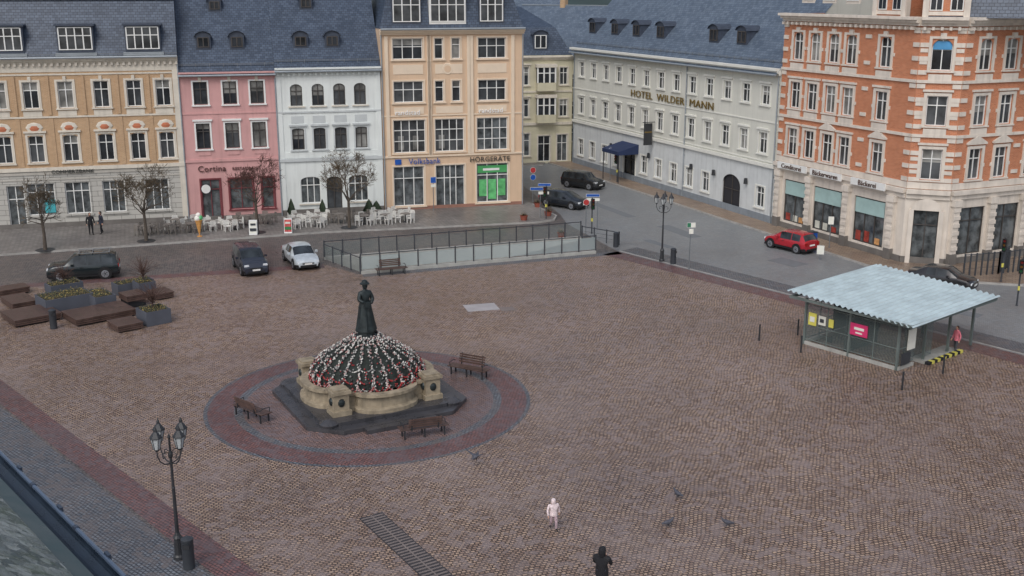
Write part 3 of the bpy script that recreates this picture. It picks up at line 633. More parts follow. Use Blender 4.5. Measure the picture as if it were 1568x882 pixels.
m.face([(0,.4,.13),(LG,.4,.13),(LG,2.0,1.24),(0,2.0,1.24)],MOSS)
m.face([(0,.35,-.2),(LG,.35,-.2),(LG,.35,-14),(0,.35,-14)],GREYST); m.face([(0,.4,.13),(LG,.4,.13),(LG,.4,.09),(0,.4,.09)],DARK)
m.obj('slate_roof_with_gutter')
# ---------------------------------------------------------------- fountain
DST=mat('wet_dark_stone',c(66,66,70),.3,var=.3,sc=1.5,bump=.1); SAND=mat('weathered_sandstone',c(152,140,120),.8,var=.3,sc=2.5,bump=.3,bsc=8,streak=.8)
BRZ=mat('dark_bronze',c(46,54,56),.45,.4,.3,4)
F=empty('fountain',(-6.9,50.2,0),radians(28))
def cham(h,ch): return [(-h+ch,-h),(h-ch,-h),(h,-h+ch),(h,h-ch),(h-ch,h),(-h+ch,h),(-h,h-ch),(-h,-h+ch)]
m=MB(); m.prism(cham(3.95,1.3),0.012,.2,DST); m.prism(cham(3.35,.75),.2,.38,DST); m.prism([(-1.7,-4.35),(1.7,-4.35),(1.7,-3.96),(-1.7,-3.96)],.012,.19,DST); m.obj('steps',parent=F)
def outline(s):
    P=[]; h=2.15; bq=1.45
    for k in range(4):
        R=Matrix.Rotation(k*pi/2,2)
        L0=[(-h,-h),(-bq,-h)]+[(-bq*cos(pi*i/12),-h-.9*sin(pi*i/12)) for i in range(1,12)]+[(bq,-h)]
        P+=[tuple(R@(Vector(p)*s)) for p in L0]
    return P
m=MB(); prf=[(1.07,.38),(1.07,.55),(1.0,.62),(.985,1.05),(1.0,1.1),(1.06,1.14),(1.06,1.28),(.93,1.28),(.92,.8)]
for k in range(len(prf)-1):
    A=outline(prf[k][0]);B=outline(prf[k+1][0])
    for i in range(len(A)): j=(i+1)%len(A); m.face([(*A[i],prf[k][1]),(*A[j],prf[k][1]),(*B[j],prf[k+1][1]),(*B[i],prf[k+1][1])],SAND)
m.face([(*p,.85) for p in outline(.93)],DST)
for sx in (-1,1):
    for sy in (-1,1):
        x,y=sx*2.25,sy*2.25
        m.box(x-.45,x+.45,y-.45,y+.45,.385,.62,SAND); m.box(x-.36,x+.36,y-.36,y+.36,.62,1.4,SAND); m.box(x-.45,x+.45,y-.45,y+.45,1.4,1.55,SAND); m.box(x-.35,x+.35,y-.35,y+.35,1.55,1.62,SAND)
        m.ball((x,y-.36,1.0),(.17,.1,.2),BRZ); m.ball((x-.36,y,1.0),(.1,.17,.2),BRZ)
        m.lathe([(.42,.2),(.45,.32),(.3,.42),(.12,.5)],12,DST,x+sx*.75,y+sy*.75)
m.obj('basin',parent=F)
m=MB(); m.lathe([(.5,.85),(.5,2.9),(.62,3.0),(.62,3.12),(.42,3.2),(.4,3.34),(.5,3.38),(.5,3.44)],10,BRZ); m.obj('pedestal',parent=F)
GREEN=mat('evergreen_net',(.02,.027,.024,1),.9,var=.6,sc=5,bump=1)
EG=[mat('egg_white',c(205,203,198),.5),mat('egg_red',c(150,28,32),.5),mat('egg_black',c(30,30,34),.5),mat('egg_pink',c(170,135,132),.5),mat('egg_grey',c(130,130,130),.5)]
dp=[(2.5,1.28),(2.7,1.36),(2.66,1.62),(2.38,1.98),(1.95,2.32),(1.42,2.64),(.95,2.92),(.55,3.2)]
m=MB(); m.lathe([(r-.1,z-.04) for r,z in dp],52,GREEN,fr=lambda a,z:1+.02*cos(a*26)+.01*sin(a*7)); m.obj('evergreen_dome',parent=F)
m=MB(); rg=random.Random(3)
def along(t):
    t*=len(dp)-1; i=min(int(t),len(dp)-2); f=t-i; return dp[i][0]*(1-f)+dp[i+1][0]*f, dp[i][1]*(1-f)+dp[i+1][1]*f
def egg(p,mm,s=.05):
    r=s*rg.uniform(.8,1.3); x,y,z=p; V=[(x+r,y,z),(x-r,y,z),(x,y+r,z),(x,y-r,z),(x,y,z+r*1.1),(x,y,z-r*1.1)]
    for q in ((0,2,4),(2,1,4),(1,3,4),(3,0,4),(2,0,5),(1,2,5),(3,1,5),(0,3,5)): m.face([V[i] for i in q],mm)
NR=24
for k in range(NR):
    base=2*pi*k/NR+rg.uniform(-.02,.02)
    for j in range(52):
        t=.08+.92*j/51; r,z=along(t)
        for q in range(2):
            a=base+rg.gauss(0,.045)/max(r,.5); rr=r+rg.uniform(-.02,.06); egg((rr*cos(a),rr*sin(a),z+rg.uniform(-.02,.05)),rg.choice([EG[0],EG[0],EG[4],EG[3],EG[2]]),.043)
    for j in range(20):
        t=rg.uniform(.02,.6); r,z=along(t); a=base+pi/NR+rg.gauss(0,.1)/r; egg((r*cos(a)*.985,r*sin(a)*.985,z-.02),rg.choice([EG[1],EG[1],EG[2],EG[4]]),.045)
    for tt,dz,pal,sz in ((.2,.28,(1,1,3),.055),(.36,.2,(1,1,2),.05),(.52,.18,(0,4,2),.04)):
        for j in range(13):
            u=j/12-.5; a=base+pi/NR+u*2*pi/NR; r,z=along(tt); egg(((r+.05)*cos(a),(r+.05)*sin(a),z-dz*(1-4*u*u)),EG[rg.choice(pal)],sz)
for t0,mm,n in ((0.02,EG[0],190),(.97,EG[2],50)):
    for i in range(n):
        a=2*pi*i/n; r,z=along(t0); egg(((r+.03)*cos(a),(r+.03)*sin(a),z+rg.uniform(-.05,.03)),mm if rg.random()<.6 else rg.choice(EG),.055)
m.obj('egg_garlands',parent=F)
# ---------------------------------------------------------------- skin helper
def skin_mesh(verts,edges,rad,seg_mats,mats,sub=1,name='body'):
    me=bpy.data.meshes.new(name); bm=bmesh.new(); ly=bm.verts.layers.skin.verify(); V=[bm.verts.new(v) for v in verts]
    for i,v in enumerate(V):
        r=rad[i]; v[ly].radius=(r,r) if not isinstance(r,tuple) else r; v[ly].use_root=(i==0)
    for a,b2 in edges: bm.edges.new((V[a],V[b2]))
    bm.to_mesh(me); bm.free(); o=bpy.data.objects.new(name,me); S.collection.objects.link(o)
    sk=o.modifiers.new('s','SKIN'); sk.use_smooth_shade=True; ss=o.modifiers.new('u','SUBSURF'); ss.levels=sub; ss.render_levels=sub
    dg=bpy.context.evaluated_depsgraph_get(); me2=bpy.data.meshes.new_from_object(o.evaluated_get(dg)); bpy.data.objects.remove(o)
    me2.materials.clear()
    for q in mats: me2.materials.append(q)
    vs=[Vector(v) for v in verts]
    for p in me2.polygons:
        p.use_smooth=True; cc=p.center; best=1e9;bi=0
        for k,(a,b2) in enumerate(edges):
            A=vs[a];B=vs[b2];d=B-A; t=max(0,min(1,(cc-A).dot(d)/max(d.length_squared,1e-9))); q=(cc-(A+d*t)).length
            if q<best: best=q;bi=k
        p.material_index=seg_mats[bi]
    return me2
SKIN=mat('skin',c(205,160,138),.6,var=.05)
def person(name,loc,ang,h,top,legs,hair,shoe,stride=.0,hood=False,bulk=1.0,lean=0,armpose=None):
    e=empty(name,loc,ang); k=h/1.75; B=bulk; st=stride
    V=[(0,0,.96),(0,-.01-lean*.3,1.14),(0,-.01-lean,1.36),(0,.0-lean,1.5),(0,-.01-lean*1.1,1.58)]
    E=[(0,1),(1,2),(2,3),(3,4)]; Rr=[.15*B,.14*B,.155*B,.07,.055]; SM=[0,0,0,2]
    def add(v,r,par,mm): V.append(v); Rr.append(r); E.append((par,len(V)-1)); SM.append(mm); return len(V)-1
    hands=[]
    for i,sx in enumerate((-1,1)):
        hp=add((sx*.1,0,.9),.1*B,0,1); f=st*sx
        kn=add((sx*.11,-.06-f*.5 if f>0 else -.04-f*.25,.5),.066*B,hp,1); an=add((sx*.11,.02-f,.1 if f>=0 else .13),.045*B,kn,1); add((sx*.13,-.15-f,.05 if f>=0 else .08),.04,an,3)
        sh=add((sx*.19*B,-lean,1.42),.075*B,2,0)
        if armpose: el,wr=armpose[i]
        else: el=(sx*.27*B,.03+f*.25,1.14); wr=(sx*.27*B,-.06+f*.5,.9)
        el_=add(el,.052*B,sh,0); w_=add(wr,.036*B,el_,0); hands.append((Vector(el),Vector(wr),sx))
    sc=Matrix.Scale(k,4)
    me=skin_mesh(V,E,Rr,SM,[top,legs,SKIN,shoe],2,'body'); me.transform(sc); o=bpy.data.objects.new('body',me); S.collection.objects.link(o); o.parent=e
    for el,wr,sx in hands:
        d=(wr-el).normalized(); side=Vector((0,-1,0)) if abs(d.y)<.7 else Vector((-sx,0,0)); side=(side-d*side.dot(d)).normalized(); nn=d.cross(side)
        HV=[wr-d*.02,wr+d*.05]; HE=[(0,1)]; HR=[.024,.03]; 
        for q,ln in enumerate((.062,.07,.064,.05)):
            o0=side*(.033-.022*q); a=len(HV); HV+=[wr+d*.085+o0,wr+d*(.085+ln*.55)+o0+nn*sx*-.006,wr+d*(.085+ln*.95)+o0+nn*sx*-.022]; HE+=[(1,a),(a,a+1),(a+1,a+2)]; HR+=[.011,.009,.0075]
        a=len(HV); HV+=[wr+d*.045+side*.042,wr+d*.08+side*.058]; HE+=[(0,a),(a,a+1)]; HR+=[.012,.009]
        hm=skin_mesh(HV,HE,HR,[0]*len(HE),[SKIN],1,'hand'); hm.transform(sc); ho=bpy.data.objects.new('hand',hm); S.collection.objects.link(ho); ho.parent=e
    m=MB(); y=-.02-lean*1.15; z=1.66; m.M=sc
    m.lathe([(.03,z-.125),(.058,z-.1),(.074,z-.04),(.079,z+.03),(.072,z+.085),(.035,z+.118)],14,SKIN,0,y,sy=1.15)
    m.tube((0,y-.085,z+.02),(0,y-.115,z-.02),.008,.016,6,SKIN)
    for sx in (-1,1): m.ball((sx*.03,y-.08,z+.015),.011,BOOT,6,4); m.ball((sx*.08,y,z-.01),(.012,.02,.03),SKIN,6,4)
    m.box(-.022,.022,y-.092,y-.08,z-.062,z-.054,mat('lips',c(150,85,80)))
    if hood:
        m.lathe([(.1,z-.17),(.118,z-.08),(.125,z+.03),(.105,z+.11),(.05,z+.155),(.01,z+.165)],14,hair,0,y+.025,sy=1.12)
    else:
        m.lathe([(.07,z-.1),(.088,z-.02),(.09,z+.05),(.08,z+.1),(.04,z+.132),(.01,z+.136)],14,hair,0,y+.018,sy=1.12)
    m.obj('head',parent=e,smooth=True)
    m=MB(); m.M=sc; m.lathe([(.185*B,.84),(.18*B,.95),(.165*B,1.1)],16,top,0,-.005,sy=.78); m.lathe([(.075,1.47),(.085,1.52),(.07,1.56)],12,top,0,-lean); m.obj('jacket_hem',parent=e,smooth=True)
    return e
BLK=mat('black_cloth',c(30,31,36),.85,var=.2,sc=6); NAVY=mat('navy_cloth',c(42,46,60),.85,var=.2,sc=6); JEAN=mat('dark_jeans',c(52,56,70),.85); PK=mat('white_pink_snowsuit',c(228,212,214),.8,var=.25,sc=14,bump=.2); PKL=mat('patterned_trousers',c(180,158,166),.8,var=.45,sc=18); PK2=mat('pink_jacket',c(215,120,135),.8); HAIR=mat('brown_hair',c(62,46,38),.7); BOOT=mat('dark_boots',c(35,32,32),.6); GREYC=mat('grey_cloth',c(70,72,78),.85)
person('child_walking',(1.5,36.7,.012),radians(15),1.18,PK,PKL,PK,BOOT,stride=.22,hood=True,bulk=1.25)
person('person_with_phone',(2.88,32.0,.012),radians(160),1.76,BLK,JEAN,BLK,BOOT,hood=True,bulk=1.2,armpose=[((-.28,-.12,1.18),(-.06,-.28,1.36)),((.28,-.1,1.16),(.08,-.27,1.33))],stride=.05)
person('person_standing',(-33.35,86.1,.129),radians(30),1.76,BLK,BLK,HAIR,BOOT,stride=.06,bulk=1.08)
person('person_standing',(-32.6,86.4,.129),radians(-50),1.8,NAVY,BLK,BOOT,BOOT,stride=.1,bulk=1.08)
person('person_at_shelter',(23.9,56.9,.012),radians(-70),1.5,PK2,GREYC,HAIR,BOOT,stride=.1)
# statue
m=MB(); m.lathe([(.52,3.44),(.48,3.6),(.38,4.1),(.29,4.6),(.24,4.85)],28,BRZ,fr=lambda a,z:1+.07*sin(a*9+z*1.5)+.03*sin(a*17),sy=.85); m.obj('robe',parent=F,smooth=True)
V=[(0,0,4.7),(0,-.02,4.95),(0,-.02,5.2),(0,-.01,5.36),(0,-.03,5.48),(-.24,0,5.22),(-.34,-.08,4.92),(-.14,-.28,4.82),(.24,0,5.22),(.36,-.04,4.9),(.2,-.26,4.72)]
me=skin_mesh(V,[(0,1),(1,2),(2,3),(3,4),(2,5),(5,6),(6,7),(2,8),(8,9),(9,10)],[.22,.2,.22,.09,.09,.12,.11,.07,.12,.11,.07],[0]*10,[BRZ],2,'torso'); o=bpy.data.objects.new('torso_and_arms',me); S.collection.objects.link(o); o.parent=F
m=MB(); m.lathe([(.05,5.4),(.1,5.45),(.13,5.56),(.125,5.64)],14,BRZ,0,-.03,sy=1.1); m.lathe([(.13,5.63),(.23,5.66),(.23,5.7),(.15,5.74),(.13,5.82),(.05,5.86)],14,BRZ,0,-.02); m.box(-.2,.12,-.44,-.3,4.6,4.86,BRZ,.02,.02); m.tube((0,-.15,5.55),(0,-.18,5.5),.015,.03,6,BRZ); m.box(-.38,-.2,-.2,.15,3.5,4.6,BRZ,.06,.08)
m.obj('head_and_cap',parent=F,smooth=True)
# ---------------------------------------------------------------- benches
WOODD=mat('dark_wood',c(88,70,64),.42,var=.35,sc=3)
def bench():
    m=MB()
    for i in range(6): m.box(-1.1,1.1,-.3+i*.1,-.3+i*.1+.075,.42,.46,WOODD)
    for i in range(4): z=.55+i*.115; y=.3+i*.035; m.box(-.75,.75,y,y+.03,z,z+.085,WOODD)
    for x in (-.9,0,.9): m.box(x-.03,x+.03,-.28,.3,.36,.418,IRON); m.box(x-.03,x+.03,-.25,-.19,.0,.36,IRON); m.box(x-.03,x+.03,.2,.26,.0,.36,IRON)
    for x in (-.6,.6): m.face([(x-.03,.27,.4),(x+.03,.27,.4),(x+.03,.44,1.02),(x-.03,.44,1.02)],IRON); m.box(x-.025,x+.025,.33,.36,.4,.75,IRON)
    for x in (-.95,.95): m.path([(x,-.25,.45),(x,-.28,.66),(x,.1,.68),(x,.3,.6)],.02,6,IRON)
    return m
B0=bench().obj('park_bench',(-11.9,47.6,.012),radians(140)); dup(B0,'park_bench',(-2.2,53.3,.012),radians(-28)); dup(B0,'park_bench',(-3.9,45.5,.012),radians(200)); dup(B0,'park_bench',(-8.3,74.0,.012),radians(20))
# ---------------------------------------------------------------- lamps
MILK=mat('lantern_glass',c(180,186,188),.25,var=.15)
def lamp():
    m=MB(); m.lathe([(.2,0),(.2,.12),(.15,.18),(.13,.75),(.16,.8),(.1,.9),(.07,1.0),(.055,2.6),(.07,2.65),(.05,2.7),(.045,3.75),(.08,3.8),(.08,3.9),(.04,4.0),(.035,4.45),(.06,4.5),(.01,4.62)],12,IRON)
    for i in range(4):
        a=pi/4+i*pi/2; ux,uy=cos(a),sin(a); P=lambda r,z:(ux*r,uy*r,z)
        m.path([P(.05,3.55),P(.25,3.6),P(.42,3.75),P(.52,3.98),P(.52,4.2)],.022,6,IRON); m.path([P(.05,3.95),P(.2,4.02),P(.32,3.95),P(.3,3.82),P(.22,3.85)],.015,5,IRON)
        x,y=ux*.52,uy*.52
        m.lathe([(.05,4.16),(.09,4.22),(.1,4.25)],6,IRON,x,y); m.lathe([(.105,4.25),(.18,4.64)],6,MILK,x,y); m.lathe([(.215,4.64),(.2,4.68),(.1,4.82),(.06,4.86),(.05,4.94),(.015,5.04)],6,IRON,x,y)
        for k in range(6): q=2*pi*k/6; m.tube((x+.107*cos(q),y+.107*sin(q),4.25),(x+.183*cos(q),y+.183*sin(q),4.64),.014,.014,4,IRON)
    return m
LM=lamp().obj('street_lamp',(-11.48,34.57,.006),radians(10)); dup(LM,'street_lamp',(10.8,77.8,.01),radians(30))
def binm():
    m=MB(); m.lathe([(.19,0),(.2,.05),(.2,1.0),(.21,1.02),(.21,1.1),(.12,1.16),(.02,1.17)],18,DARK); m.box(-.12,.12,-.215,-.19,.8,.95,IRON); return m
B1=binm().obj('litter_bin',(-10.95,33.9,.01),0,smooth=True); dup(B1,'litter_bin',(11.5,77.0,.01),1); dup(B1,'litter_bin',(7.9,82.4,.01),1)
def bollard(x,y,h=.95): 
    m=MB(); m.lathe([(.05,0),(.05,h-.05),(.06,h-.04),(.06,h-.01),(.02,h)],10,IRON); m.obj('bollard',(x,y,.01))
for x,y in ((13.8,59.1),(19.1,51.2),(15.6,57.0),(16.2,60.1),(22.0,53.6)): bollard(x,y)
# ---------------------------------------------------------------- bus shelter
GALV=mat('corrugated_metal',c(190,206,210),.4,.15,.14,1.2)
SH=empty('bus_shelter',(20.8,58.4,0),radians(39)); m=MB()
hx,hy=4.25,3.85; n=22; amp=.06
steps=n*6
for i in range(steps):
    y0=-hy+2*hy*i/steps;y1=-hy+2*hy*(i+1)/steps; q=lambda y:2.95+.045*y; z0=q(y0)+amp*sin(i*pi/3);z1=q(y1)+amp*sin((i+1)*pi/3)
    m.face([(-hx,y0,z0-.08),(hx,y0,z0+.08),(hx,y1,z1+.08),(-hx,y1,z1-.08)],GALV)
m.obj('roof',parent=SH,smooth=True)
m=MB(); SG2=mat('shelter_frame',c(112,122,120),.5,.3)
for x in (-hx+.15,hx-.15): m.box(x-.05,x+.05,-hy+.1,hy-.1,2.62,2.76,SG2)
for y in (-hy+.15,0,hy-.15): m.box(-hx+.2,hx-.2,y-.05,y+.05,2.6,2.74,SG2)
PX=[(-3.5,3.05),(-3.5,.2),(-3.5,-2.7),(-1.2,-2.8),(1.0,-2.9),(3.4,-2.9),(3.4,0),(3.4,3.1),(0,3.1)]
for x,y in PX: m.box(x-.06,x+.06,y-.06,y+.06,0.01,2.63,SG2)
for (a,b2,f) in (((-3.5,3.05),(-3.5,-2.7),4),((-3.5,3.05),(3.4,3.1),5),((-3.5,-2.75),(-2.1,-2.78),1),((3.4,3.1),(3.4,.6),2)):
    a=Vector(a);b2=Vector(b2);d=b2-a
    for k in range(f):
        p=a+d*k/f;q=a+d*(k+1)/f
        m.face([(p.x,p.y,.35),(q.x,q.y,.35),(q.x,q.y,2.3),(p.x,p.y,2.3)],CLEAR); m.tube((p.x,p.y,.2),(p.x,p.y,2.62),.03,.03,6,SG2)
    for z in (.32,1.15,2.32): m.tube((a.x,a.y,z),(b2.x,b2.y,z),.028,.028,6,SG2)
    nn=Vector((-d.y,d.x)).normalized()*.05
    m.prism([tuple(a-nn),tuple(b2-nn),tuple(b2+nn),tuple(a+nn)],.01,.2,CON)
m.face([(-1.0,3.0,.3),(3.2,3.0,.3),(3.2,3.0,2.4),(-1.0,3.0,2.4)],DARK); m.box(-3.2,-.2,.6,.7,.05,2.4,thru('dim_glass',c(60,70,70),.6)); m.box(-1.3,-.1,-2.6,-1.7,.05,2.5,CLEAR)
m.obj('frame_and_glass',parent=SH)
m=MB(); 
for i in range(5): m.box(-2.6,2.8,2.1+i*.1,2.17+i*.1,.43,.47,WOODD)
for x in (-2.2,0,2.4): m.box(x-.03,x+.03,2.15,2.5,0.01,.43,IRON)
m.obj('bench',parent=SH)
m=MB(); W2=mat('paper',c(225,225,215),.6); Y2=mat('yellow_poster',c(210,202,95),.6)
m.box(-3.58,-3.54,-.9,.15,1.3,1.95,mat('magenta_poster',c(210,55,110),.5,var=.1)); m.box(-3.6,-3.585,-.7,-.1,1.62,1.76,W2); m.box(-3.6,-3.585,-.6,-.2,1.42,1.5,W2); m.box(-3.58,-3.54,2.3,2.8,1.2,1.9,Y2); m.box(-3.58,-3.54,1.7,2.15,1.35,1.85,W2); m.box(-3.6,-3.585,1.8,2.05,1.5,1.7,DARK); m.box(-3.6,-3.585,2.4,2.7,1.4,1.7,W2); m.box(-3.58,-3.54,1.2,1.5,1.35,1.8,Y2)
m.box(-2.9,-2.2,-2.88,-2.84,1.0,2.1,W2); m.box(-3.4,-2.6,-2.9,-2.86,.3,.9,DARK); m.obj('posters',parent=SH)
m=MB(); 
for i in range(12): m.box(-.6+i*.28-.9,-.6+(i+1)*.28-.9,-3.35,-3.1,.01,.16,Y2 if i%2 else BLK)
m.box(-1.5,1.86,-3.1,-2.2,.01,.15,CON); m.obj('striped_step',parent=SH)
# ---------------------------------------------------------------- planters group
PLB=mat('planter_anthracite',c(82,86,96),.6,var=.12); SOIL=mat('planting_soil',c(58,48,40),.95,var=.3,sc=8,bump=.6)
LEAF=[mat('leaf_dark',(.035,.055,.03,1),.8,var=.4,sc=9),mat('leaf_dry',c(96,84,60),.8,var=.3,sc=9),mat('blossom_yellow',c(180,160,90),.7)]
TW=mat('twig_brown',c(78,58,52),.9,var=.2)
def planter(name,loc,ang,w,d,h,tall=0,seed=1):
    rg=random.Random(seed); m=MB(); t=.06
    m.box(-w/2,w/2,-d/2,-d/2+t,0,h,PLB); m.box(-w/2,w/2,d/2-t,d/2,0,h,PLB); m.box(-w/2,-w/2+t,-d/2+t,d/2-t,0,h,PLB); m.box(w/2-t,w/2,-d/2+t,d/2-t,0,h,PLB); m.face([(-w/2+t,-d/2+t,h-.08),(w/2-t,-d/2+t,h-.08),(w/2-t,d/2-t,h-.08),(-w/2+t,d/2-t,h-.08)],SOIL)
    for i in range(int(300*w*d)):
        x,y=rg.uniform(-w/2+.1,w/2-.1),rg.uniform(-d/2+.1,d/2-.1); z=h-.06+abs(rg.gauss(0,.09)); s=rg.uniform(.02,.05); a=rg.uniform(0,6.3)
        m.face([(x-s*cos(a),y-s*sin(a),z),(x+s*.3,y-s*.3,z+s*.5),(x+s*cos(a),y+s*sin(a),z+rg.uniform(-.03,.06)),(x-s*.3,y+s*.4,z+s)],rg.choice([LEAF[0],LEAF[0],LEAF[0],LEAF[1],LEAF[1],LEAF[2]]))
    if tall:
        m.tube((0,0,h-.05),(0,0,h+tall*.3),.03,.025,6,TW)
        for i in range(60):
            a=rg.uniform(0,6.3); p=Vector((0,0,h+tall*rg.uniform(.15,.35))); el=rg.uniform(.0,1.4)
            dv=Vector((cos(a)*cos(el),sin(a)*cos(el),sin(el)))
            for k in range(4):
                q=p+(dv+Vector((rg.uniform(-.35,.35),rg.uniform(-.35,.35),rg.uniform(-.1,.25))))*tall/6.5; m.tube(p,q,.011-.0015*k,.0095-.0015*k,3,TW,False)
                q2=p+(dv+Vector((rg.uniform(-.8,.8),rg.uniform(-.8,.8),rg.uniform(-.2,.5))))*tall/8; m.tube(p,q2,.007,.005,3,TW,False); p=q
    return m.obj(name,loc,ang)
def deck(name,loc,ang,w,d,h):
    m=MB(); nn=int(d/.16)
    for i in range(nn): y=-d/2+i*d/nn; m.box(-w/2,w/2,y,y+d/nn-.03,h-.05,h,WOODD)
    for q in (h-.13,h-.24,h-.35):
        if q>0.02: m.box(-w/2+.03,w/2-.03,-d/2+.02,-d/2+.05,q,q+.08,WOODD); m.box(-w/2+.02,-w/2+.05,-d/2+.06,d/2-.06,q,q+.08,WOODD); m.box(w/2-.05,w/2-.02,-d/2+.06,d/2-.06,q,q+.08,WOODD)
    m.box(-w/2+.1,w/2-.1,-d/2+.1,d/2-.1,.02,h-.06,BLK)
    return m.obj(name,loc,ang)
aq=radians(41)
deck('wooden_seating_deck',(-28.6,63.3,.012),aq,2.7,2.7,.45); deck('wooden_seating_deck',(-24.7,63.7,.012),aq,3.6,2.5,.45); deck('wooden_seating_deck',(-30.6,66.3,.012),aq,1.5,2.4,.45); deck('wooden_seating_deck',(-23.5,66.3,.012),aq,1.3,1.4,.8)
planter('planter_box',(-27.5,65.7,.012),aq,2.9,1.9,.9,seed=2); planter('planter_box',(-25.6,66.3,.012),aq,1.3,2.2,.8,.0,seed=3); planter('planter_box',(-28.2,67.5,.012),aq,2.0,1.2,1.15,1.3,seed=9)
planter('planter_box',(-21.1,62.7,.012),aq,1.5,1.5,.85,1.7,seed=4); deck('wooden_bench_block',(-22.4,61.5,.012),aq,1.5,1.7,.42)
planter('planter_box',(-24.6,69.6,.012),aq,2.4,1.1,.7,0,seed=5); planter('planter_box',(-23.6,68.8,.012),aq,1.1,1.1,.9,1.7,seed=6); deck('wooden_bench_block',(-22.4,68.2,.012),aq,1.2,1.5,.42)
deck('wooden_bench_block',(-32.5,68.8,.012),aq,2.6,1.3,.45); planter('planter_box',(-30.9,60.2,.012),aq,2.0,1.6,.8,.0,seed=7)
dup(B1,'litter_bin',(-26.5,61.4,.012),.5)
# ---------------------------------------------------------------- trees
BARK=mat('tree_bark',c(84,76,68),.9,var=.25,sc=5,bump=.4)
TW2=mat('budding_twigs',c(92,80,64),.9,var=.3)
TW3=mat('reddish_twigs',c(86,60,54),.9,var=.25)
def bare_tree(loc,Hh,R,seed,th=2.3,tw=TW2,name='bare_tree'):
    rg=random.Random(seed); m=MB(); C=Vector((0,0,Hh-R*1.0))
    def grow(p,d,ln,r,lv):
        n=2; q=p
        for i in range(n):
            d2=(d+Vector((rg.uniform(-.22,.22),rg.uniform(-.22,.22),rg.uniform(-.1,.2)))).normalized(); e=q+d2*ln/n; m.tube(q,e,r*(1-.2*i),r*(1-.2*(i+1)),5 if lv<2 else 3,BARK if lv<2 else tw,False); q=e; d=d2
        if lv>=5: return
        if lv>1 and (((q-C).x/R)**2+((q-C).y/R)**2+((q-C).z/(R*1.0))**2)>rg.uniform(.85,1.2): return
        for k in range((3,3,3,3,3)[lv]):
            a=d.orthogonal().normalized(); a.rotate(Matrix.Rotation(rg.uniform(0,6.28),3,d)); dd=(d+a*rg.uniform(.5,1.1)+Vector((0,0,.08))).normalized(); grow(q,dd,ln*rg.uniform(.6,.85),max(.0125,r*.52),lv+1)
    top=Vector((0,0,th)); m.tube((0,0,0),(.03,.02,th*.5),.15,.115,9,BARK,False); m.tube((.03,.02,th*.5),top,.115,.1,9,BARK,False)
    for k in range(9):
        a=2*pi*k/9+rg.uniform(-.3,.3); el=rg.uniform(.2,1.3); d=Vector((cos(a)*cos(el),sin(a)*cos(el),sin(el))); grow(top-Vector((0,0,rg.uniform(0,.4))),d,R*.46,.05,0)
    grow(top,Vector((0,0,1)),R*.6,.07,0)
    m.lathe([(.7,.0),(.7,.02)],16,IRON)
    return m.obj(name,loc)
bare_tree((-34.9,80.9,.127),5.9,1.75,11,2.3); bare_tree((-28.3,83.9,.13),6.7,2.3,12,2.4); bare_tree((-20.4,87.0,.13),7.0,2.2,13,2.5,TW3); bare_tree((-13.3,88.9,.13),7.3,2.4,14,2.5)
def conifer(loc,h,r,seed):
    rg=random.Random(seed); m=MB(); m.lathe([(.22,0),(.28,.35),(.3,.38)],12,DARK)
    for i in range(700):
        t=rg.random()**1.4; z=.35+t*h; rr=r*(1-t)**.8*rg.uniform(.6,1.08); a=rg.uniform(0,6.3); s=.07; x,y=rr*cos(a),rr*sin(a)
        m.face([(x-s*sin(a),y+s*cos(a),z),(x+s*sin(a),y-s*cos(a),z-.02),(x+s*cos(a),y+s*sin(a),z-.08),(x,y,z+.1)],LEAF[0])
    m.obj('potted_conifer',loc)
conifer((-18.7,92.6,.13),1.3,.38,1); conifer((-16.2,93.4,.13),1.1,.35,2); conifer((-12.3,94.0,.13),1.0,.5,3); conifer((-11.7,94.3,.13),.8,.5,4)
# ---------------------------------------------------------------- cafe
CW=mat('chair_white',c(222,221,216),.5,var=.05); CB=mat('chair_grey',c(128,122,116),.6)
def chair(mm):
    m=MB()
    for x in (-.2,.2):
        for y in (-.2,.2): m.box(x-.025,x+.025,y-.025,y+.025,0,.44 if y<0 else .88,mm)
    m.box(-.25,.25,-.24,.22,.43,.475,mm)
    for z in (.53,.63,.73,.83): m.box(-.175,.175,.19,.215,z,z+.075,mm)
    for x in (-.25,.25): m.box(x-.025,x+.025,-.22,.2,.64,.68,mm); m.box(x-.02,x+.02,-.22,-.18,.475,.64,mm)
    return m
def table(mm):
    m=MB(); m.lathe([(.25,0),(.25,.03),(.04,.06),(.035,.7),(.1,.71)],14,IRON); m.lathe([(.42,.71),(.43,.72),(.43,.745),(.42,.75)],20,mm); return m
ch=chair(CW).obj('cafe_chair',(-22.9,87.4,.13),.5); ch2=chair(CB).obj('cafe_chair',(-28.9,86.6,.13),.5); tb=table(CB).obj('cafe_table',(-22.4,88.2,.13),0)
rg=random.Random(5)
for (x,y,mm,nt) in ((-27.4,86.7,ch2,3),(-26.6,88.9,ch,2),(-23.6,88.3,ch,2),(-21.3,90.3,ch2,2),(-16.9,89.2,ch,2),(-17.0,91.1,ch,2),(-13.6,91.2,ch2,2),(-10.6,90.7,ch,3),(-10.4,92.6,ch,2)):
    for t in range(nt):
        tx,ty=x+t*1.7*ca-.8*(nt-1),y+(t*1.7-.8*(nt-1))*sa; dup(tb,'cafe_table',(tx,ty,.13),0)
        for k in range(4):
            a=k*pi/2+rg.uniform(-.3,.3)+.6; dup(mm,'cafe_chair',(tx+.68*cos(a),ty+.68*sin(a),.13),a-pi/2+rg.uniform(-.25,.25))
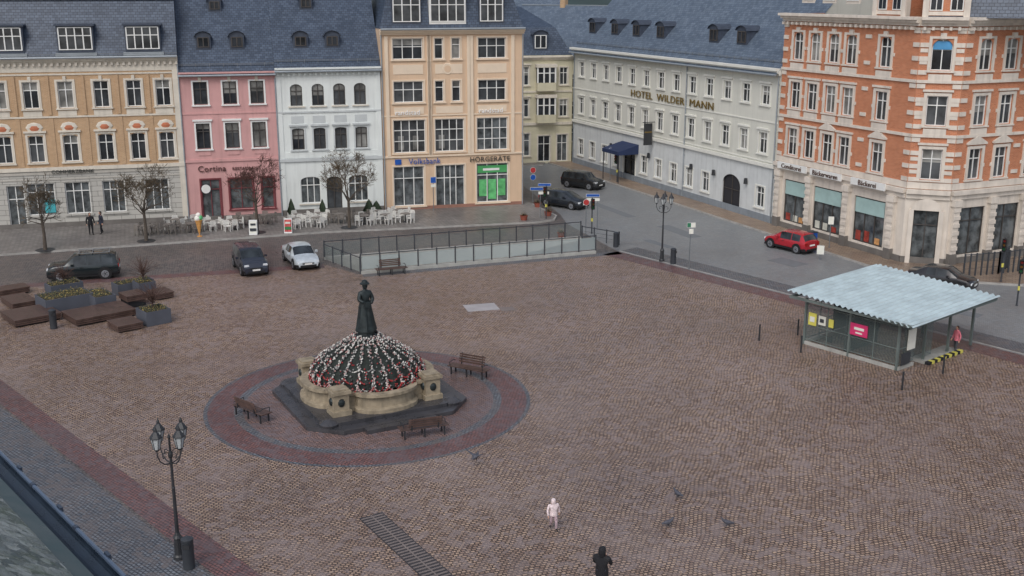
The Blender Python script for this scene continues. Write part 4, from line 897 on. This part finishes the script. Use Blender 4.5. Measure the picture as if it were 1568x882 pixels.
def aboard(loc,col,ang=0):
    m=MB()
    for s in (-1,1):
        m.face([(-.33,s*.28,0),(.33,s*.28,0),(.33,s*.03,1.15),(-.33,s*.03,1.15)],FRAME); m.face([(-.27,s*.28,.12),(.27,s*.28,.12),(.27,s*.075,1.07),(-.27,s*.075,1.07)],W2 if col=='w' else mat('red_print',c(180,72,70),.5,var=.6,sc=5))
    m.box(-.24,.24,-.29,-.22,.3,.52,mat('green_print',c(60,130,80),.5) if col!='w' else DARK); m.box(-.2,.2,-.2,-.15,.75,.9,W2 if col!='w' else DARK)
    for x in (-.33,.33): m.tube((x,-.28,0),(x,-.03,1.15),.015,.015,5,STEEL); m.tube((x,.28,0),(x,.03,1.15),.015,.015,5,STEEL)
    m.obj('menu_board',loc,ang)
aboard((-20.55,86.4,.13),'w',.1); aboard((-17.9,87.0,.13),'r',.1)
m=MB(); CO=mat('wafer_cone',c(205,150,85),.7,var=.2,sc=8); m.lathe([(.2,0),(.2,.05),(.05,.08),(.05,.3),(.08,.32),(.26,1.25),(.3,1.27),(.3,1.32)],14,CO); IW=mat('ice_white',c(235,232,225),.5); m.ball((-.08,-.06,1.45),.24,IW,10,6); m.ball((.12,.05,1.5),.22,mat('ice_green',c(95,185,120),.5),10,6); m.ball((0,0,1.72),.2,IW,10,6); m.obj('ice_cream_cone_figure',(-24.6,85.5,.13),smooth=True)
# ---------------------------------------------------------------- cars
TIRE=mat('tyre',c(28,28,30),.8); RIM=mat('alloy_rim',c(150,154,160),.35,.6); CG=glassmat('car_glass',(.03,.037,.043,1),.06,1); HL=mat('headlight',c(215,220,225),.15,var=.05); TL=mat('taillight',c(150,18,20),.25); PLT=mat('number_plate',c(225,225,222),.5); TRM=mat('black_trim',c(26,27,30),.5)
KIN={
'hatch':[(-.5,.7,.74,.84,.7,'b'),(-.492,.9,.96,.9,.76,'b'),(-.47,.94,1.02,.93,.74,'w'),(-.40,.94,1.4,.95,.7,'p'),(-.36,.94,1.45,.96,.72,'g'),(-.17,.93,1.5,.98,.75,'p'),(-.155,.93,1.5,.98,.75,'g'),(.03,.92,1.48,.98,.75,'g'),(.1,.92,1.44,.98,.73,'w'),(.27,.93,1.0,.97,.74,'b'),(.38,.86,.93,.95,.78,'b'),(.46,.74,.8,.9,.76,'b'),(.5,.6,.64,.78,.68,'b')],
'sedan':[(-.5,.78,.82,.82,.7,'b'),(-.49,.9,.98,.9,.78,'b'),(-.37,.93,1.03,.95,.74,'w'),(-.25,.93,1.34,.97,.68,'p'),(-.2,.93,1.4,.98,.7,'g'),(-.06,.92,1.44,.99,.73,'p'),(-.045,.92,1.44,.99,.73,'g'),(.07,.91,1.42,.99,.72,'g'),(.11,.91,1.39,.98,.71,'w'),(.26,.91,.97,.97,.76,'b'),(.4,.82,.88,.95,.8,'b'),(.475,.7,.76,.88,.76,'b'),(.5,.58,.62,.76,.66,'b')],
'suv':[(-.5,.8,.84,.88,.78,'b'),(-.492,1.0,1.06,.93,.8,'w'),(-.455,1.02,1.55,.94,.76,'p'),(-.42,1.02,1.62,.95,.77,'g'),(-.27,1.02,1.66,.97,.79,'p'),(-.25,1.02,1.66,.98,.79,'g'),(-.08,1.0,1.67,.99,.79,'p'),(-.06,1.0,1.67,.99,.79,'g'),(.08,1.0,1.63,.99,.78,'g'),(.12,1.0,1.58,.98,.77,'w'),(.24,1.02,1.1,.98,.82,'b'),(.4,.97,1.04,.97,.85,'b'),(.47,.88,.94,.92,.83,'b'),(.5,.66,.7,.84,.76,'b')],
}
def car(name,loc,ang,L,W,H,col,kind,rough=.25,metal=.3,rack=False):
    P=paint(name+'_paint',col,rough,metal); m=MB(); st=KIN[kind]; base=max(s[2] for s in st); hs=H/base; hw=W/2
    sec=[]
    for x,bl,tp,w,wr,f in st:
        bl*=hs;tp*=hs;w*=hw;wr*=hw; sl=.24 if -.46<x<.46 else .3
        sec.append((x*L,[(w*.93,sl),(w,sl+.16),(w*1.0,(sl+bl)/2+.05),(w*.985,bl-.08),(w*.94,bl),(wr+.02,tp-.05),(wr*.82,tp-.005),(wr*.4,tp+.02),(0,tp+.03)],f))
    for i in range(len(sec)-1):
        x0,A,f=sec[i];x1,B,_=sec[i+1]
        for j in range(len(A)-1):
            mm=P
            if j==0: mm=TRM
            if f=='g' and j==4: mm=CG
            if f=='w' and j in (5,6,7): mm=CG
            for s in (1,-1): 
                q=[(x0,s*A[j][0],A[j][1]),(x1,s*B[j][0],B[j][1]),(x1,s*B[j+1][0],B[j+1][1]),(x0,s*A[j+1][0],A[j+1][1])]
                m.face(q if s<0 else q[::-1],mm)
    for x,A,_ in (sec[0],sec[-1]): m.face([(x,a,z) for a,z in A]+[(x,-a,z) for a,z in A[::-1][1:]],P)
    m.box(-L*.48,L*.48,-hw*.88,hw*.88,.2,.3,TRM)
    o=m.obj('body',parent=None,smooth=True); e=empty(name,loc,ang); o.parent=e
    m=MB(); wr=.335 if kind!='suv' else .37
    for x in (-.305*L,.315*L):
        for s in (-1,1):
            y=s*(hw-.1)
            m.tube((x,s*(hw-.3),wr+.03),(x,s*(hw+.004),wr+.03),wr+.075,wr+.075,24,TRM); m.tube((x,y-s*.12,wr),(x,y+s*.115,wr),wr,wr,24,TIRE); m.tube((x,y+s*.115,wr),(x,y+s*.122,wr),wr*.68,wr*.62,16,RIM); m.tube((x,y+s*.122,wr),(x,y+s*.128,wr),wr*.16,wr*.16,10,TRM)
            for k in range(5): a=k*2*pi/5; m.box(x+cos(a)*wr*.38-.03,x+cos(a)*wr*.38+.03,min(y+s*.122,y+s*.126),max(y+s*.122,y+s*.126),wr+sin(a)*wr*.38-.03,wr+sin(a)*wr*.38+.03,TRM)
    m.obj('wheels',parent=e)
    m=MB(); fx=L*.5; zb=st[-1][1]*hs; zh=st[-2][1]*hs
    for s in (-1,1):
        y0,y1=sorted((s*hw*.5,s*hw*.86)); m.box(L*.463,L*.492,y0,y1,zh-.13,zh-.0,HL,0,.03)
        y0,y1=sorted((s*hw*.6,s*hw*.9)); m.box(-L*.503,-L*.482,y0,y1,st[1][1]*hs-.22,st[1][1]*hs-.02,TL)
        y0,y1=sorted((s*(hw-.02),s*(hw+.17))); m.box(L*.12,L*.155,y0,y1,st[-4][1]*hs-.0,st[-4][1]*hs+.14,P)
        m.box(-.02,.14,*sorted((s*(hw-.0),s*(hw+.02))),st[-4][1]*hs-.17,st[-4][1]*hs-.14,TRM)
    m.box(fx-.03,fx+.012,-hw*.45,hw*.45,zb-.1,zb-.01,TRM); m.box(fx-.04,fx+.01,-hw*.62,hw*.62,.3,.42,TRM); m.box(fx+.0,fx+.03,-.26,.26,.44,.55,PLT); m.box(-fx-.03,-fx-.0,-.26,.26,.62,.73,PLT); m.box(-fx-.015,-fx+.05,-hw*.7,hw*.7,.28,.42,TRM)
    m.box(-L*.36,L*.38,-hw*1.008,-hw*.98,.26,.34,TRM); m.box(-L*.36,L*.38,hw*.98,hw*1.008,.26,.34,TRM)
    if rack:
        for s in (-1,1): m.tube((-L*.4,s*hw*.68,H+.08),(L*.06,s*hw*.68,H+.08),.022,.022,6,STEEL)
        for x in (-.38*L,-.15*L,.04*L): m.box(x-.03,x+.03,-hw*.7,hw*.7,H+.07,H+.1,STEEL)
    m.obj('trim_and_lights',parent=e)
    return e
car('black_offroader',(-29.1,73.2,.01),radians(196),4.6,1.85,1.72,(.014,.022,.026,1),'suv',rack=True)
car('dark_suv',(-18.3,75.3,.01),radians(-66),4.5,1.84,1.66,(.03,.036,.055,1),'suv')
car('silver_sedan',(-15.1,77.1,.01),radians(-66),4.65,1.84,1.44,(.6,.66,.7,1),'sedan',.3,.35)
car('black_estate_car',(4.7,98.6,.01),radians(-40),4.6,1.82,1.5,(.02,.026,.036,1),'hatch')
car('dark_compact_suv',(7.0,108.4,.01),radians(-40),4.3,1.82,1.62,(.025,.028,.032,1),'suv')
car('red_hatchback',(21.0,81.6,.01),radians(126),4.0,1.75,1.5,(.48,.02,.035,1),'hatch')
car('black_hatchback',(28.3,70.6,.01),radians(-38),4.2,1.78,1.45,(.02,.02,.024,1),'sedan')
# ---------------------------------------------------------------- signs, signals
def post(m,h,r=.035,mm=STEEL): m.lathe([(r*1.6,0),(r*1.6,.05),(r,.07),(r,h)],8,mm)
def sign(name,loc,ang,h,panels):
    m=MB(); post(m,h)
    for x,z,w,hh,mm,round_ in panels:
        if round_: m.tube((x,-.06,z),(x,-.045,z),w/2,w/2,20,FRAME); m.tube((x,-.066,z),(x,-.06,z),w/2*.92,w/2*.92,20,mm)
        else: m.box(x-w/2,x+w/2,-.06,-.045,z-hh/2,z+hh/2,FRAME); m.box(x-w/2+.02,x+w/2-.02,-.065,-.06,z-hh/2+.02,z+hh/2-.02,mm)
    m.obj(name,loc,ang)
GRS=mat('sign_green',c(40,110,80),.5); RDS=mat('sign_red',c(170,50,50),.5)
sign('bus_stop_sign',(12.4,75.5,.01),0,3.4,[(-.12,3.15,.3,.34,GRS,0),(.18,3.15,.3,.34,W2,0),(.05,2.7,.3,.35,W2,0)])
sign('parking_sign',(-6.9,96.2,.13),ROT,3.0,[(0,2.7,.5,.55,BLU,0),(0,2.2,.4,.25,W2,0)])
sign('direction_sign',(2.4,93.2,.13),0,3.0,[(.35,2.8,1.1,.24,BLU,0),(-.3,2.45,1.1,.24,BLU,0),(.3,2.1,.9,.24,W2,0)])
sign('direction_sign',(7.0,89.4,.01),0,2.9,[(-.4,2.7,1.1,.24,BLU,0),(-.4,2.35,1.1,.24,W2,0)])
sign('traffic_sign',(1.9,100.4,.13),.3,3.2,[(0,2.9,.55,.6,RDS,1),(0,2.25,.55,.6,BLU,1)])
sign('traffic_sign',(10.0,112.2,.13),-.3,3.4,[(0,3.0,.6,.6,BLU,1)])
sign('traffic_sign',(23.9,81.6,.13),-.2,2.4,[(0,2.1,.4,.6,W2,0)])
sign('info_sign',(22.3,78.2,.01),-.2,1.1,[(0,.75,.5,.65,W2,0)])
sign('traffic_sign',(5.9,86.9,.01),0,2.9,[(0,2.6,.5,.5,RDS,1)])
def signal(loc,ang,h=2.9):
    m=MB(); post(m,h,.05,DARK); m.box(-.13,.13,-.3,-.07,h-.9,h-.05,TRM)
    for i,q in enumerate((mat('lens_red',c(120,20,20),.3),mat('lens_amber',c(120,80,20),.3),mat('lens_green',c(20,90,50),.3))): z=h-.2-i*.27; m.tube((0,-.3,z),(0,-.31,z),.09,.09,14,q); m.tube((0,-.31,z+.05),(0,-.42,z+.06),.1,.1,10,TRM,False)
    m.box(-.06,.06,-.1,.1,1.0,1.25,Y2); m.obj('traffic_light',loc,ang)
signal((6.4,87.2,.01),.2); signal((2.9,92.6,.13),-.5,2.8); signal((31.3,66.2,.01),-.4,3.0); signal((32.6,71.6,.13),-.6,3.0); signal((10.6,111,.13),-.8,2.8)
railing('steel_railing',[(30.6,72.9),(33.3,73.7),(34.6,75.3)],1.5,.13,.45,None); railing('steel_railing',[(33.3,73.7),(37,75.2)],1.5,.13,.45,None)
TERR=mat('terracotta_red',c(140,75,60),.7)
for i,(x,y,z) in enumerate(((1.0,92.0,.13),(3.1,93.8,.13),(3.9,85.9,.0),(2.3,97.8,.13))):
    m=MB(); m.lathe([(.25,0),(.33,.35),(.35,.38),(.3,.38)],12,TERR); rg=random.Random(i)
    for k in range(150):
        a=rg.uniform(0,6.3);r=rg.uniform(0,.33); x2,y2=r*cos(a),r*sin(a); z2=.38+abs(rg.gauss(0,.12)); m.face([(x2-.05,y2,z2),(x2,y2-.05,z2+.03),(x2+.05,y2,z2+.05),(x2,y2+.04,z2)],rg.choice(LEAF))
    m.obj('flower_pot',(x,y,z))
m=MB(); m.box(-.35,.35,-.3,.3,0,1.1,BLU); m.box(-.37,.37,-.32,.32,1.1,1.18,DARK); m.obj('newspaper_box',(22.6,82.0,.13),.4)
PG=mat('pigeon_grey',c(76,78,88),.7,var=.3,sc=20)
def pigeon(x,y,ang,fly=0,z=.012):
    V=[(0,0,.15),(.07,0,.16),(.12,0,.2),(.14,0,.25),(.18,0,.245),(-.09,0,.13),(-.2,0,.115),(0,.03,.1),(.01,.03,.02),(.04,.03,.006),(0,-.03,.1),(.01,-.03,.02),(.04,-.03,.006)]
    E=[(0,1),(1,2),(2,3),(3,4),(0,5),(5,6),(0,7),(7,8),(8,9),(0,10),(10,11),(11,12)]; R=[.065,.055,.035,.027,.008,.045,.02,.02,.007,.006,.02,.007,.006]
    if fly: V+=[(0,.15,.22),(-.04,.3,.3),(0,-.15,.22),(-.04,-.3,.3)]; E+=[(0,13),(13,14),(0,15),(15,16)]; R+=[(.05,.015),(.03,.01),(.05,.015),(.03,.01)]
    me=skin_mesh(V,E,R,[0]*len(E),[PG],1,'pigeon'); o=bpy.data.objects.new('pigeon',me); S.collection.objects.link(o); o.location=(x,y,z); o.rotation_euler=(0,0,ang); o.scale=(1.35,)*3
pigeon(-1.5,42.2,1,1,.25); pigeon(6.4,39.3,2.3); pigeon(5.7,36.9,.3); pigeon(7.85,36.9,3.0)
m=MB(); HG=mat('forest_hill',(.035,.06,.06,1),1,var=.4,sc=.02)
N=60; 
for i in range(N):
    a0=radians(60+60*i/N);a1=radians(60+60*(i+1)/N); hh=lambda a:18+10*sin(a*9)+6*sin(a*23+1)
    for r0,r1,f0,f1 in ((420,600,0,1),(600,680,1,1.05)): m.face([(r0*cos(a0),r0*sin(a0),hh(a0)*f0-.5),(r0*cos(a1),r0*sin(a1),hh(a1)*f0-.5),(r1*cos(a1),r1*sin(a1),hh(a1)*f1*1.6),(r1*cos(a0),r1*sin(a0),hh(a0)*f1*1.6)],HG)
m.obj('wooded_hills',smooth=True)
# ---------------------------------------------------------------- light, world, camera
w=bpy.data.worlds.new('World'); S.world=w; w.use_nodes=True; nt=w.node_tree; bg=nt.nodes['Background']
sky=nt.nodes.new('ShaderNodeTexSky'); sky.sky_type='NISHITA'; sky.sun_disc=False; sky.sun_elevation=radians(48); sky.sun_rotation=radians(200); sky.air_density=1.0; sky.dust_density=3
hs=nt.nodes.new('ShaderNodeHueSaturation'); hs.inputs['Saturation'].default_value=.6; nt.links.new(sky.outputs[0],hs.inputs['Color']); nt.links.new(hs.outputs[0],bg.inputs[0]); bg.inputs[1].default_value=.145
sl=bpy.data.lights.new('sun','SUN'); sl.energy=.95; sl.angle=radians(32); sl.color=(1,.97,.93); so=bpy.data.objects.new('sun',sl); S.collection.objects.link(so)
el,az=radians(48),radians(200); dv=Vector((sin(az)*cos(el),cos(az)*cos(el),sin(el))); so.rotation_euler=dv.to_track_quat('Z','Y').to_euler()
cam=bpy.data.cameras.new('camera'); cam.lens=39.03; cam.sensor_width=36; cam.clip_end=3000; co=bpy.data.objects.new('camera',cam); S.collection.objects.link(co); co.location=(0,0,19); co.rotation_euler=(radians(74.9),0,0); S.camera=co
S.view_settings.view_transform='Standard'; S.view_settings.look='None'; S.view_settings.exposure=0
